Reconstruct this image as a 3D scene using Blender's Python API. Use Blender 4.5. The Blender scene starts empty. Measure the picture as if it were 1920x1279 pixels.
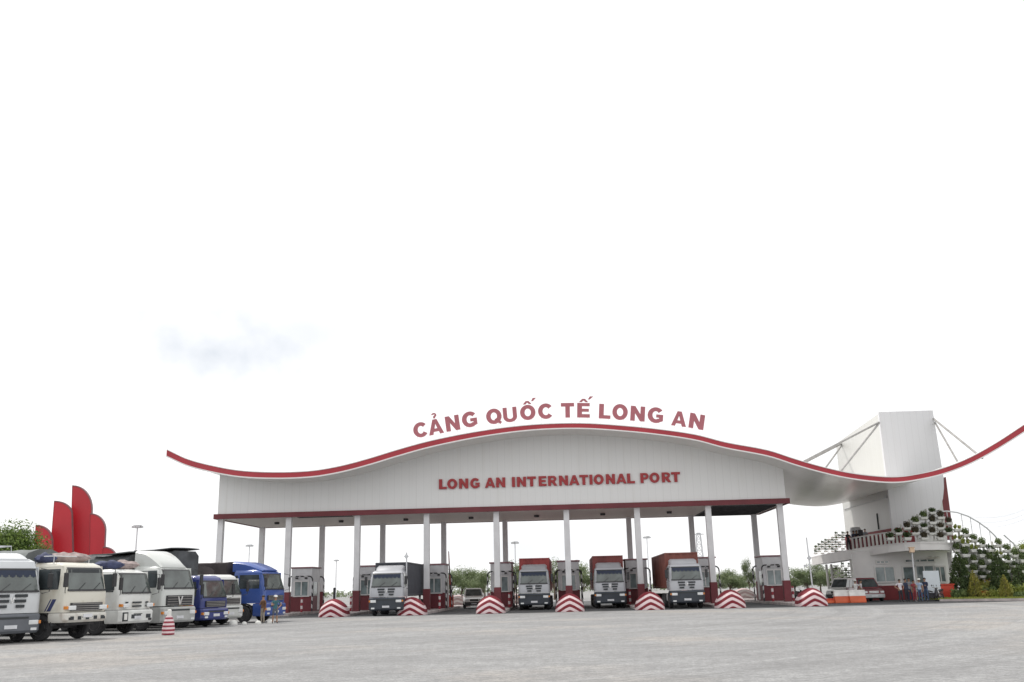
import bpy, math, random
from mathutils import Vector, Matrix, noise
PI = math.pi; R = math.radians
sc = bpy.context.scene
COL = sc.collection

# ------------------------------------------------------------ camera
FPX, PITCH, ROLL, YAW, EYE = 1788.47, 0.2540, -0.0237, -0.0512, 1.65
_F = Vector((math.sin(YAW)*math.cos(PITCH), math.cos(YAW)*math.cos(PITCH), math.sin(PITCH)))
_R0 = Vector((math.cos(YAW), -math.sin(YAW), 0)); _U0 = _R0.cross(_F)
_R = _R0*math.cos(ROLL) + _U0*math.sin(ROLL); _U = -_R0*math.sin(ROLL) + _U0*math.cos(ROLL)
CP = Vector((0, 0, EYE))
cd = bpy.data.cameras.new('camera'); cam = bpy.data.objects.new('camera', cd); COL.objects.link(cam)
cd.sensor_width = 36; cd.lens = FPX/1920*36; cd.clip_start = .1; cd.clip_end = 6000
m3 = Matrix((_R, _U, -_F)).transposed()
cam.matrix_world = Matrix.Translation(CP) @ m3.to_4x4()
sc.camera = cam
def at(px, py, Y):
    "real point at depth Y (metres) that was surveyed at a photo position"
    d = _F + (px-960)/FPX*_R - (py-639.5)/FPX*_U
    return CP + d*(Y/d.y)
def gr(px, Y):
    p = at(px, 1100, Y); q = at(px, 1180, Y)
    t = (0-p.z)/(q.z-p.z); return Vector((p.x+(q.x-p.x)*t, Y, 0))

# ------------------------------------------------------------ light
SUN_EL, SUN_AZ = 60, -56        # azimuth: degrees left (-) of +Y, behind the gate
sc.view_settings.view_transform = 'Standard'; sc.view_settings.look = 'None'
sc.view_settings.exposure = 0.0; sc.view_settings.gamma = 1
w = bpy.data.worlds.new('World'); sc.world = w; w.use_nodes = True
nt = w.node_tree; nt.nodes.clear(); N = nt.nodes.new; L = nt.links.new
out = N('ShaderNodeOutputWorld'); bg = N('ShaderNodeBackground'); bg.inputs[1].default_value = 1.0
sky = N('ShaderNodeTexSky'); sky.sky_type = 'NISHITA'; sky.sun_disc = False
sky.sun_elevation = R(SUN_EL); sky.sun_rotation = R(SUN_AZ); sky.dust_density = 4
skm = N('ShaderNodeVectorMath'); skm.operation = 'SCALE'; skm.inputs[3].default_value = 0.08; L(sky.outputs[0], skm.inputs[0])
tc = N('ShaderNodeTexCoord')
nz = N('ShaderNodeTexNoise'); nz.inputs['Scale'].default_value = 9; nz.inputs['Detail'].default_value = 5
L(tc.outputs['Generated'], nz.inputs['Vector'])
def gap(center, sx, sz, amt):
    "a thin opening in the cloud cover round one direction of the sky"
    d = (center-CP).normalized()
    sub = N('ShaderNodeVectorMath'); sub.operation = 'SUBTRACT'; L(tc.outputs['Generated'], sub.inputs[0]); sub.inputs[1].default_value = d
    mp = N('ShaderNodeVectorMath'); mp.operation = 'MULTIPLY'; L(sub.outputs[0], mp.inputs[0]); mp.inputs[1].default_value = (1/sx, 1/sx, 1/sz)
    ln = N('ShaderNodeVectorMath'); ln.operation = 'LENGTH'; L(mp.outputs[0], ln.inputs[0])
    ad = N('ShaderNodeMath'); ad.operation = 'MULTIPLY_ADD'; L(nz.outputs[0], ad.inputs[0]); ad.inputs[1].default_value = 3.2; L(ln.outputs['Value'], ad.inputs[2])
    mr = N('ShaderNodeMapRange'); L(ad.outputs[0], mr.inputs[0]); mr.interpolation_type = 'SMOOTHSTEP'
    mr.inputs[1].default_value = 1.4; mr.inputs[2].default_value = 2.9; mr.inputs[3].default_value = amt; mr.inputs[4].default_value = 0
    return mr.outputs[0]
gaps = [gap(at(400, 662, 500), .078, .056, 1.05), gap(at(560, 622, 500), .055, .024, .5), gap(at(20, 150, 500), .05, .05, .28), gap(at(1880, 690, 500), .03, .03, .3), gap(at(1850, 950, 500), .09, .04, .35), gap(at(1000, 1030, 500), .12, .03, .35), gap(at(330, 1010, 500), .1, .03, .3)]
acc = gaps[0]
for g in gaps[1:]:
    mx = N('ShaderNodeMath'); mx.operation = 'MAXIMUM'; L(acc, mx.inputs[0]); L(g, mx.inputs[1]); acc = mx.outputs[0]
nz2 = N('ShaderNodeTexNoise'); nz2.inputs['Scale'].default_value = 3.0; nz2.inputs['Detail'].default_value = 4; L(tc.outputs['Generated'], nz2.inputs['Vector'])
cr = N('ShaderNodeMapRange'); L(nz2.outputs[0], cr.inputs[0]); cr.inputs[1].default_value = .3; cr.inputs[2].default_value = .7; cr.inputs[3].default_value = 1.16; cr.inputs[4].default_value = 1.26
cl = N('ShaderNodeMix'); cl.data_type = 'RGBA'; L(acc, cl.inputs[0]); cl.inputs[6].default_value = (1, 1, 1, 1); cl.inputs[7].default_value = (.62, .66, .72, 1)
sc1 = N('ShaderNodeVectorMath'); sc1.operation = 'SCALE'; L(cl.outputs[2], sc1.inputs[0]); L(cr.outputs[0], sc1.inputs[3])
mixw = N('ShaderNodeMix'); mixw.data_type = 'RGBA'; mixw.inputs[0].default_value = .93
L(skm.outputs[0], mixw.inputs[6]); L(sc1.outputs[0], mixw.inputs[7]); L(mixw.outputs[2], bg.inputs[0]); L(bg.outputs[0], out.inputs[0])
sl = bpy.data.lights.new('sun', 'SUN'); sl.energy = 2.5; sl.angle = R(1.2); sl.color = (1, .96, .9)
so = bpy.data.objects.new('sun', sl); COL.objects.link(so)
sd = Vector((math.sin(R(SUN_AZ))*math.cos(R(SUN_EL)), math.cos(R(SUN_AZ))*math.cos(R(SUN_EL)), math.sin(R(SUN_EL))))
so.rotation_euler = sd.to_track_quat('Z', 'Y').to_euler()

# ------------------------------------------------------------ materials
def mat(name, col, rough=.6, metal=0, var=.12, scale=2.0, spec=.5, dirt=None, bump=0, coat=0, detail=4):
    m = bpy.data.materials.new(name); m.use_nodes = True; t = m.node_tree; b = t.nodes['Principled BSDF']
    n = t.nodes.new('ShaderNodeTexNoise'); n.inputs['Scale'].default_value = scale; n.inputs['Detail'].default_value = detail
    c = t.nodes.new('ShaderNodeTexCoord'); t.links.new(c.outputs['Object'], n.inputs['Vector'])
    r = t.nodes.new('ShaderNodeValToRGB'); e = r.color_ramp.elements
    e[0].position = .3; e[1].position = .7
    lo = [max(0, x*(1-var)) for x in col]; hi = [min(1, x*(1+var)) for x in col]
    if dirt: lo = list(dirt); hi = list(col); e[0].position = .28; e[1].position = .46
    e[0].color = (*lo, 1); e[1].color = (*hi, 1)
    t.links.new(n.outputs[0], r.inputs[0]); t.links.new(r.outputs[0], b.inputs['Base Color'])
    b.inputs['Roughness'].default_value = rough; b.inputs['Metallic'].default_value = metal
    b.inputs['Specular IOR Level'].default_value = spec
    if coat: b.inputs['Coat Weight'].default_value = coat; b.inputs['Coat Roughness'].default_value = .08
    if bump:
        bp = t.nodes.new('ShaderNodeBump'); bp.inputs['Strength'].default_value = bump
        t.links.new(n.outputs[0], bp.inputs['Height']); t.links.new(bp.outputs[0], b.inputs['Normal'])
    return m
def node_mat(name, rough=.6, spec=.5):
    m = bpy.data.materials.new(name); m.use_nodes = True; t = m.node_tree; b = t.nodes['Principled BSDF']
    b.inputs['Roughness'].default_value = rough; b.inputs['Specular IOR Level'].default_value = spec
    return m, t, b
def mathn(t, op, a, b=None, c=None):
    n = t.nodes.new('ShaderNodeMath'); n.operation = op
    for i, v in enumerate((a, b, c)):
        if v is None: continue
        if isinstance(v, (int, float)): n.inputs[i].default_value = v
        else: t.links.new(v, n.inputs[i])
    return n.outputs[0]
def mixn(t, f, a, b):
    n = t.nodes.new('ShaderNodeMix'); n.data_type = 'RGBA'
    if isinstance(f, (int, float)): n.inputs[0].default_value = f
    else: t.links.new(f, n.inputs[0])
    for i, v in ((6, a), (7, b)):
        if isinstance(v, tuple): n.inputs[i].default_value = (*v, 1)
        else: t.links.new(v, n.inputs[i])
    return n.outputs[2]
def noisen(t, vec, scale, detail=4, rough=.5):
    n = t.nodes.new('ShaderNodeTexNoise'); n.inputs['Scale'].default_value = scale; n.inputs['Detail'].default_value = detail; n.inputs['Roughness'].default_value = rough
    if vec is not None: t.links.new(vec, n.inputs['Vector'])
    return n.outputs[0]
def rampn(t, f, lo, hi):
    n = t.nodes.new('ShaderNodeMapRange'); t.links.new(f, n.inputs[0]); n.inputs[1].default_value = lo; n.inputs[2].default_value = hi; n.interpolation_type = 'SMOOTHSTEP'
    return n.outputs[0]
def asphalt(name, c1, c2, c3):
    m, t, b = node_mat(name, .92, .25)
    tc = t.nodes.new('ShaderNodeTexCoord').outputs['Object']
    mp = t.nodes.new('ShaderNodeMapping'); t.links.new(tc, mp.inputs[0]); mp.inputs['Rotation'].default_value = (0, 0, .35); mp.inputs['Scale'].default_value = (.35, .55, 1)
    streak = noisen(t, mp.outputs[0], .55, 5, .62)
    big = noisen(t, tc, .09, 4, .6); mid = noisen(t, tc, 1.1, 5, .7); fine = noisen(t, tc, 4.5, 6, .85); grit = noisen(t, tc, 16, 4, .9)
    a = mixn(t, rampn(t, streak, .38, .66), c1, c2)
    a = mixn(t, mathn(t, 'MULTIPLY', rampn(t, big, .50, .64), .6), a, c3)
    a = mixn(t, mathn(t, 'MULTIPLY', rampn(t, big, .46, .36), .35), a, tuple(x*.72 for x in c1))
    # tyre paths: curved arcs of darker polished grit
    sp = t.nodes.new('ShaderNodeSeparateXYZ'); t.links.new(tc, sp.inputs[0])
    dx = mathn(t, 'SUBTRACT', sp.outputs[0], -42.0); dy = mathn(t, 'SUBTRACT', sp.outputs[1], 72.0)
    rr = mathn(t, 'SQRT', mathn(t, 'ADD', mathn(t, 'MULTIPLY', dx, dx), mathn(t, 'MULTIPLY', dy, dy)))
    cb = t.nodes.new('ShaderNodeCombineXYZ'); t.links.new(mathn(t, 'MULTIPLY', rr, 1.0), cb.inputs[0]); t.links.new(mathn(t, 'MULTIPLY', sp.outputs[0], .02), cb.inputs[1])
    arcs = noisen(t, cb.outputs[0], .8, 4, .65)
    a = mixn(t, mathn(t, 'MULTIPLY', rampn(t, arcs, .54, .62), .34), a, tuple(x*.62 for x in c1))
    a = mixn(t, mathn(t, 'MULTIPLY', rampn(t, arcs, .45, .38), .5), a, tuple(min(1, x*1.15) for x in c2))
    for f, lo, hi, k in ((mid, .42, .66, .30), (fine, .44, .60, .55), (grit, .46, .58, .6)):
        a = mixn(t, mathn(t, 'MULTIPLY', rampn(t, f, lo, hi), k), a, tuple(x*.52 for x in c1))
    t.links.new(a, b.inputs['Base Color'])
    bp = t.nodes.new('ShaderNodeBump'); bp.inputs['Strength'].default_value = .5; bp.inputs['Distance'].default_value = .03
    t.links.new(mathn(t, 'ADD', fine, grit), bp.inputs['Height']); t.links.new(bp.outputs[0], b.inputs['Normal'])
    return m
def panel_mat(name, col, pitch, axis='X', depth=.1, rough=.45, stain=.06, shift=0):
    "painted metal cladding with upright seams every pitch metres"
    m, t, b = node_mat(name, rough, .4)
    tc = t.nodes.new('ShaderNodeTexCoord').outputs['Object']
    sp = t.nodes.new('ShaderNodeSeparateXYZ'); t.links.new(tc, sp.inputs[0])
    u = mathn(t, 'FRACT', mathn(t, 'DIVIDE', mathn(t, 'ADD', sp.outputs[axis], shift), pitch))
    seam = mathn(t, 'LESS_THAN', u, .07)
    cell = mathn(t, 'FLOOR', mathn(t, 'DIVIDE', sp.outputs[axis], pitch))
    wn = t.nodes.new('ShaderNodeTexWhiteNoise'); wn.noise_dimensions = '1D'; t.links.new(cell, wn.inputs[1])
    mp = t.nodes.new('ShaderNodeMapping'); t.links.new(tc, mp.inputs[0]); mp.inputs['Scale'].default_value = (1.6, 1.6, .12)
    run = noisen(t, mp.outputs[0], 1.2, 5, .65)
    a = mixn(t, mathn(t, 'MULTIPLY', wn.outputs[0], stain), col, tuple(x*.8 for x in col))
    a = mixn(t, mathn(t, 'MULTIPLY', rampn(t, run, .5, .8), stain*3), a, (col[0]*.72, col[1]*.69, col[2]*.62))
    a = mixn(t, mathn(t, 'MULTIPLY', seam, .08+depth), a, tuple(x*.6 for x in col))
    t.links.new(a, b.inputs['Base Color'])
    return m
def leaf_mat(name, c1, c2, c3=None):
    m, t, b = node_mat(name, .6, .3)
    tc = t.nodes.new('ShaderNodeTexCoord').outputs['Object']
    g = t.nodes.new('ShaderNodeNewGeometry')
    a = mixn(t, rampn(t, noisen(t, tc, 1.3, 3), .38, .62), c1, c2)
    a = mixn(t, mathn(t, 'MULTIPLY', g.outputs['Random Per Island'], .6), a, c3 or tuple(x*.5 for x in c1))
    t.links.new(a, b.inputs['Base Color'])
    tr = t.nodes.new('ShaderNodeBsdfTranslucent'); t.links.new(a, tr.inputs[0])
    mx = t.nodes.new('ShaderNodeMixShader'); mx.inputs[0].default_value = .3
    t.links.new(b.outputs[0], mx.inputs[1]); t.links.new(tr.outputs[0], mx.inputs[2]); t.links.new(mx.outputs[0], t.nodes['Material Output'].inputs[0])
    return m
def chevron_mat(name, red, white):
    m, t, b = node_mat(name, .7, .3)
    tc = t.nodes.new('ShaderNodeTexCoord').outputs['Object']
    sp = t.nodes.new('ShaderNodeSeparateXYZ'); t.links.new(tc, sp.inputs[0])
    ax = mathn(t, 'ABSOLUTE', sp.outputs[0])
    wob = mathn(t, 'MULTIPLY', noisen(t, tc, 4, 2), .03)
    s = mathn(t, 'ADD', mathn(t, 'MULTIPLY_ADD', mathn(t, 'SQRT', mathn(t, 'ADD', mathn(t, 'MULTIPLY', ax, ax), .008)), .44, sp.outputs[2]), wob)
    s = mathn(t, 'ADD', s, mathn(t, 'MULTIPLY', mathn(t, 'MULTIPLY', ax, ax), .16))
    st = mathn(t, 'GREATER_THAN', mathn(t, 'FRACT', mathn(t, 'DIVIDE', mathn(t, 'ADD', s, .03), .41)), .50)
    top = mathn(t, 'LESS_THAN', s, 1.16)
    st = mathn(t, 'MULTIPLY', st, top)
    a = mixn(t, st, red, white)
    a = mixn(t, mathn(t, 'MULTIPLY', rampn(t, noisen(t, tc, 5, 5, .7), .5, .75), .3), a, (.3, .25, .23))
    t.links.new(a, b.inputs['Base Color']); return m
def band_mat(name, c1, c2, pitch, axis=2, duty=.5):
    m, t, b = node_mat(name, .5)
    tc = t.nodes.new('ShaderNodeTexCoord').outputs['Object']
    sp = t.nodes.new('ShaderNodeSeparateXYZ'); t.links.new(tc, sp.inputs[0])
    s = mathn(t, 'ADD', sp.outputs[2], mathn(t, 'ABSOLUTE', sp.outputs[0])) if axis == 'xz' else sp.outputs[axis]
    st = mathn(t, 'GREATER_THAN', mathn(t, 'FRACT', mathn(t, 'DIVIDE', s, pitch)), duty)
    t.links.new(mixn(t, st, c1, c2), b.inputs['Base Color']); return m

M = dict(
 ground=asphalt('gravelly_asphalt', (.32, .32, .322), (.385, .387, .388), (.50, .455, .41)),
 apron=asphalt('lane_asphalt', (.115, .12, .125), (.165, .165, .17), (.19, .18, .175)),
 kerb=mat('kerb_concrete', (.5, .45, .44), .9, var=.25, scale=1.5),
 wall=panel_mat('white_cladding', (.78, .785, .78), .6), wall_y=panel_mat('white_cladding_side', (.78, .77, .74), .6, 'Y'),
 soffit=panel_mat('roof_underside_panels', (.84, .83, .80), 1.1, 'X', .0, .2, .05),
 ceil=panel_mat('ceiling_panels', (.86, .81, .75), .6, 'X', 0, .5, .03),
 red=mat('red_band_paint', (.40, .030, .045), .45, var=.1, scale=.6), maroon=mat('maroon_paint', (.155, .028, .036), .6, var=.15, scale=.8),
 trim=mat('white_trim', (.78, .76, .75), .5, var=.05), column=mat('column_paint', (.72, .72, .735), .6, var=.07, scale=1.2),
 letter=mat('letter_red_bloom', (.42, .13, .155), .5, var=.06), letter2=mat('sign_letter_red', (.36, .03, .035), .5, var=.06),  # roof letters: sky bloom put into their paler red
 dark=mat('dark_gap', (.045, .05, .055), .8), black=mat('black_plastic', (.03, .03, .033), .5), rubber=mat('tyre_rubber', (.045, .045, .048), .85, var=.3, scale=4),
 rim=mat('steel_rim', (.34, .33, .32), .5, .4, var=.2), chassis=mat('chassis_grey', (.06, .06, .065), .7, var=.3, scale=3),
 glass=mat('vehicle_glass', (.05, .06, .065), .04, var=.5, scale=1.6, spec=.9), glass_l=mat('pale_windscreen', (.075, .09, .085), .05, var=.55, scale=.9, spec=1.0),
 winglass=mat('window_glass', (.22, .27, .28), .08, var=.5, scale=1.1, spec=.8),
 steel=mat('galvanised', (.55, .56, .57), .45, .3), pole=mat('pale_pole', (.62, .63, .65), .5),
 bark=mat('bark', (.12, .09, .065), .9, var=.3, scale=5), petal=mat('petal_red', (.50, .022, .035), .5, var=.10, scale=.25),
 edge=mat('petal_edge_grey', (.22, .10, .11), .6), lamp=mat('headlamp_lens', (.75, .77, .78), .1, spec=.9), plate=mat('number_plate', (.7, .71, .74), .5),
 orange=mat('indicator_orange', (.75, .26, .04), .3), chrome=mat('chrome', (.7, .7, .7), .2, .9),
 chev=chevron_mat('chevron_paint', (.21, .022, .034), (.78, .62, .63)), chev_pale=chevron_mat('sunlit_chevron_paint', (.55, .42, .42), (.78, .74, .72)),  # far-end noses: sunlight on them is put into the paler paint colours
 hoop=band_mat('black_white_pipe', (.03, .03, .035), (.6, .6, .6), .62, 'xz'), hoop_r=band_mat('red_white_pipe', (.3, .03, .045), (.75, .68, .68), .5),
 plinth=mat('pavilion_plinth', (.24, .04, .045), .7, var=.2, scale=1), cream=mat('pavilion_render', (.86, .85, .84), .8, var=.05, scale=.8),
 white=mat('white_planter_paint', (.75, .75, .72), .7, var=.08), grass=mat('lawn', (.16, .20, .06), .9, var=.35, scale=3),
 leaf1=leaf_mat('leaf_mid', (.14, .20, .075), (.24, .30, .11)), leaf2=leaf_mat('leaf_dark', (.075, .115, .045), (.13, .18, .07)), leafb=leaf_mat('leaf_tree_bright', (.10, .17, .035), (.22, .31, .07)), leaft=leaf_mat('leaf_tree_hazed', (.19, .25, .12), (.29, .34, .18)),  # background trees: distance haze put into the palest leaf colour
 leaf3=leaf_mat('leaf_bright', (.31, .37, .08), (.48, .50, .13)), leaf4=leaf_mat('leaf_gold', (.33, .31, .07), (.52, .45, .11), (.17, .19, .05)),
 leafp=leaf_mat('leaf_brown_green', (.10, .075, .05), (.13, .11, .065), (.06, .07, .035)), leaf5=leaf_mat('leaf_far_hazed', (.22, .27, .16), (.30, .35, .21)),  # far leaves: colour itself lightened to stand in for haze
 flower=leaf_mat('flower_red', (.55, .04, .03), (.6, .1, .05)), soil=mat('soil', (.16, .12, .09), .95),
 barrier_o=mat('orange_plastic', (.68, .13, .05), .5), barrier_w=mat('white_plastic', (.8, .78, .76), .5),
 redbox=mat('red_orange_paint', (.60, .06, .03), .5, var=.2), board=mat('pale_board', (.66, .71, .76), .5, var=.03),
 skin=mat('skin', (.36, .21, .14), .6), hair=mat('hair_black', (.02, .018, .016), .6),
)
def paint(name, c, rough=.32, dirt=None, metal=0): 
    return mat(name, c, rough, metal, var=.07, scale=1.1, dirt=dirt, coat=.4, detail=6)

# ------------------------------------------------------------ mesh helpers
class MB:
    def __init__(s): s.v = []; s.f = []; s.m = []; s.mi = 0; s.T = None
    def add(s, vs, fs):
        k = len(s.v)
        for p in vs:
            p = Vector(p); s.v.append(tuple(s.T @ p) if s.T else tuple(p))
        for f in fs: s.f.append([k+i for i in f]); s.m.append(s.mi)
        return s
    def box(s, x0, x1, y0, y1, z0, z1):
        v = [(x, y, z) for z in (z0, z1) for y in (y0, y1) for x in (x0, x1)]
        return s.add(v, [(0, 2, 3, 1), (4, 5, 7, 6), (0, 1, 5, 4), (2, 6, 7, 3), (0, 4, 6, 2), (1, 3, 7, 5)])
    def rings(s, rs, caps=True, closed=False):
        n = len(rs[0]); v = [p for r in rs for p in r]; f = []
        m = len(rs)
        for i in range(m if closed else m-1):
            for j in range(n):
                a = i*n+j; b = i*n+(j+1) % n; c = ((i+1) % m)*n+(j+1) % n; d = ((i+1) % m)*n+j
                f.append((a, b, c, d))
        if caps and not closed: f.append(tuple(range(n))[::-1]); f.append(tuple(range((m-1)*n, m*n)))
        return s.add(v, f)
    def tube(s, pts, r, n=6, r1=None, closed=False):
        pts = [Vector(p) for p in pts]; rs = []; m = len(pts); ref = None
        for i, p in enumerate(pts):
            if closed: d = (pts[(i+1) % m]-pts[i-1])
            else: d = pts[min(i+1, m-1)]-pts[max(i-1, 0)]
            d.normalize()
            if ref is None: ref = Vector((0, 0, 1)) if abs(d.z) < .9 else Vector((1, 0, 0))
            a = d.cross(ref)
            if a.length < 1e-3: a = d.cross(Vector((.3, 1, .2)))
            a.normalize(); b = a.cross(d).normalized(); ref = b
            rr = r if r1 is None else r+(r1-r)*i/(m-1)
            rs.append([p+a*rr*math.cos(2*PI*k/n)+b*rr*math.sin(2*PI*k/n) for k in range(n)])
        return s.rings(rs, closed=closed)
    def lathe(s, prof, n=16, axis='z', o=(0, 0, 0)):
        rs = []
        for r, h in prof:
            q = []
            for k in range(n):
                a = 2*PI*k/n; c, d = r*math.cos(a), r*math.sin(a)
                q.append((o[0]+c, o[1]+d, o[2]+h) if axis == 'z' else ((o[0]+h, o[1]+c, o[2]+d) if axis == 'x' else (o[0]+c, o[1]+h, o[2]+d)))
            rs.append(q)
        return s.rings(rs)
    def prism(s, poly, fn0, fn1):
        n = len(poly); v = [fn0(*p) for p in poly]+[fn1(*p) for p in poly]
        f = [tuple(range(n))[::-1], tuple(range(n, 2*n))]+[(i, (i+1) % n, n+(i+1) % n, n+i) for i in range(n)]
        return s.add(v, f)
    def slab(s, fn, us, vs, o0, o1):
        "thick patch on a surface fn(u, v, offset)"
        nu, nv = len(us), len(vs); v = [fn(a, b, o) for o in (o0, o1) for b in vs for a in us]; f = []; K = nu*nv
        for j in range(nv-1):
            for i in range(nu-1):
                a = j*nu+i; f.append((a, a+1, a+nu+1, a+nu)); f.append((K+a, K+a+nu, K+a+nu+1, K+a+1))
        bd = [i for i in range(nu)]+[j*nu+nu-1 for j in range(1, nv)]+[(nv-1)*nu+i for i in range(nu-2, -1, -1)]+[j*nu for j in range(nv-2, 0, -1)]
        for i in range(len(bd)):
            a, b = bd[i], bd[(i+1) % len(bd)]; f.append((b, a, K+a, K+b))
        return s.add(v, f)
    def build(s, name, mats, parent=None, smooth=False, bevel=0, ang=40):
        me = bpy.data.meshes.new(name); me.from_pydata(s.v, [], s.f)
        mats = mats if isinstance(mats, (list, tuple)) else [mats]
        for q in mats: me.materials.append(M[q] if isinstance(q, str) else q)
        me.polygons.foreach_set('material_index', s.m)
        me.validate(); me.update()
        import bmesh
        bm = bmesh.new(); bm.from_mesh(me)
        bmesh.ops.recalc_face_normals(bm, faces=bm.faces); bm.to_mesh(me); bm.free()
        if smooth: me.shade_smooth(); me.set_sharp_from_angle(angle=R(ang))
        o = bpy.data.objects.new(name, me); COL.objects.link(o)
        if parent: o.parent = parent
        if bevel:
            b = o.modifiers.new('bevel', 'BEVEL'); b.width = bevel; b.segments = 2; b.limit_method = 'ANGLE'; b.angle_limit = R(35)
        return o
def tag(o, label=None, cat=None, group=None, kind=None):
    for k, v in (('label', label), ('category', cat), ('group', group), ('kind', kind)):
        if v: o[k] = v
    return o
def thing(name, loc, label, cat, group=None, rz=0):
    o = bpy.data.objects.new(name, None); o.empty_display_size = .3; COL.objects.link(o); o.location = loc; o.rotation_euler.z = rz
    return tag(o, label, cat, group)
def origin_to(o, p):
    p = Vector(p); o.data.transform(Matrix.Translation(-p)); o.location = p; return o
KIDS = {}
def copy_tree(o, loc=None, rz=None, parent=None, scale=None):
    c = o.copy(); COL.objects.link(c)
    if parent: c.parent = parent
    if loc is not None: c.location = loc
    if rz is not None: c.rotation_euler.z = rz
    if scale is not None: c.scale = scale if isinstance(scale, (tuple, list)) else (scale,)*3
    for k in [x for x in list(bpy.data.objects) if x.parent == o and x is not c]: copy_tree(k, parent=c)
    return c
def interp(x, tab):
    if x <= tab[0][0]: a, b = tab[0], tab[1]
    elif x >= tab[-1][0]: a, b = tab[-2], tab[-1]
    else:
        for i in range(len(tab)-1):
            if tab[i][0] <= x <= tab[i+1][0]: a, b = tab[i], tab[i+1]; break
    t = (x-a[0])/(b[0]-a[0]); return [p+(q-p)*t for p, q in zip(a[1:], b[1:])]
def lin(a, b, n): return [a+(b-a)*i/(n-1) for i in range(n)]
def leaves(mb, rnd, c, rad, n, size, shell=.55, flat=1.0):
    c = Vector(c)
    for _ in range(n):
        d = Vector((rnd.gauss(0, 1), rnd.gauss(0, 1), rnd.gauss(0, 1))).normalized()
        t = (shell+(1-shell)*rnd.random())
        p = c+Vector((d.x*rad[0], d.y*rad[1], d.z*rad[2]))*t
        nn = (d+Vector((rnd.uniform(-1, 1), rnd.uniform(-1, 1), rnd.uniform(-.4, 1.2)))*.9).normalized()
        a = nn.orthogonal().normalized(); b = nn.cross(a); th = rnd.uniform(0, PI); a, b = a*math.cos(th)+b*math.sin(th), b*math.cos(th)-a*math.sin(th)
        s = size*rnd.uniform(.6, 1.3)
        mb.add([p-a*s, p-b*s*.45, p+a*s+nn*s*.2, p+b*s*.45], [(0, 1, 2, 3)])

# ------------------------------------------------------------ ground
def sheet(name, x0, x1, y0, y1, z, m, kind='structure', label=None, n=1):
    mb = MB(); mb.add([(x0, y0, z), (x1, y0, z), (x1, y1, z), (x0, y1, z)], [(0, 1, 2, 3)])
    o = mb.build(name, m); return tag(o, kind=kind)
sheet('ground', -2500, 2500, -60, 4500, 0, 'ground')
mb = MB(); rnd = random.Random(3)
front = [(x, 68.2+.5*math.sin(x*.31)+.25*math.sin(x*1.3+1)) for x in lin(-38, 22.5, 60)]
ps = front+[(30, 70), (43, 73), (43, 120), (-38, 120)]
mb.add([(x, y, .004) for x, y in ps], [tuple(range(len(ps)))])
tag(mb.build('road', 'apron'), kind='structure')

# ------------------------------------------------------------ toll gate
X1, S, Y0, YB, H = -28.0766, 5.6255, 77.575, 88.4, 7.632
COLX = [X1+S*i for i in range(9)]
def wb(mb, name, m, parent, **k):
    o = mb.build(name, m, parent, **k); o.location = -parent.location; return o
gate = thing('toll_gate', (0, 82, 0), 'long white toll gate with a wavy red edged roof on two rows of columns', 'toll gate')
prof = [(313, 842.5, 855.5), (352, 861, 872.5), (404, 880, 892), (456, 888, 900), (524, 891.5, 902.4), (586, 887, 898.5), (638.5, 877.7, 889.4), (690.6, 861.5, 873.5), (742.7, 843.5, 856.2), (800, 826.3, 838.2),
        (865, 811, 822.3), (927.7, 801.3, 811.8), (984, 795, 804.8), (1040, 792.1, 801.6), (1096, 791, 801), (1152.6, 792.8, 802.6), (1227.7, 800.7, 810.6), (1302.8, 813.6, 824.2), (1359, 825.6, 836.6), (1440, 846, 857.5),
        (1490, 861, 873), (1540, 877, 887.8), (1590, 890, 900.4), (1640, 896.3, 907), (1680, 898, 908), (1715, 895, 905.5), (1765, 884.5, 895), (1815, 865.5, 876.5), (1865, 838, 850), (1920, 803, 816), (1985, 757, 771), (2050, 706, 722)]
def yfront(px):
    t = min(1, max(0, (px-313)/200)); return 76.4-2.8*t*t*(3-2*t)
RP = []
for px, a, b in prof:
    y = yfront(px); p = at(px, a, y); q = at(px, b, y); RP.append((p.x, y, p.z, q.z))
for k in range(5):                                       # light smoothing of the survey
    RP = [RP[0]]+[(c[0], c[1], (a[2]+2*c[2]+b[2])/4*.6+c[2]*.4, (a[3]+2*c[3]+b[3])/4*.6+c[3]*.4) for a, c, b in zip(RP, RP[1:], RP[2:])]+[RP[-1]]
def cr(x, tab, k):
    "Catmull-Rom through the survey points"
    n = len(tab); i = 0
    while i < n-2 and x > tab[i+1][0]: i += 1
    p = [tab[max(0, i-1)], tab[i], tab[i+1], tab[min(n-1, i+2)]]
    h = p[2][0]-p[1][0]; t = min(1.0, max(0.0, (x-p[1][0])/h))
    m1 = (p[2][k]-p[0][k])/(p[2][0]-p[0][0])*h; m2 = (p[3][k]-p[1][k])/(p[3][0]-p[1][0])*h
    return (2*t**3-3*t*t+1)*p[1][k]+(t**3-2*t*t+t)*m1+(-2*t**3+3*t*t)*p[2][k]+(t**3-t*t)*m2
XT, XE = RP[0][0], RP[-1][0]; YR = 96.0
def roof_pt(x):  return cr(x, RP, 1), cr(x, RP, 2), cr(x, RP, 3)
def xback(x): 
    t = min(1, max(0, (x-XT)/8)); return x+(1-t)*7.0
def depth(x):
    'the roof is deep over the gate and runs out to a thin wing past the tower'
    t = min(1, max(0, (x-27.5)/3.6)); return (YR-73.6)*(1-t*t*(3-2*t))+.5*t
xs = lin(XT, XE, 170)
mb = MB(); rs = []
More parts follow.
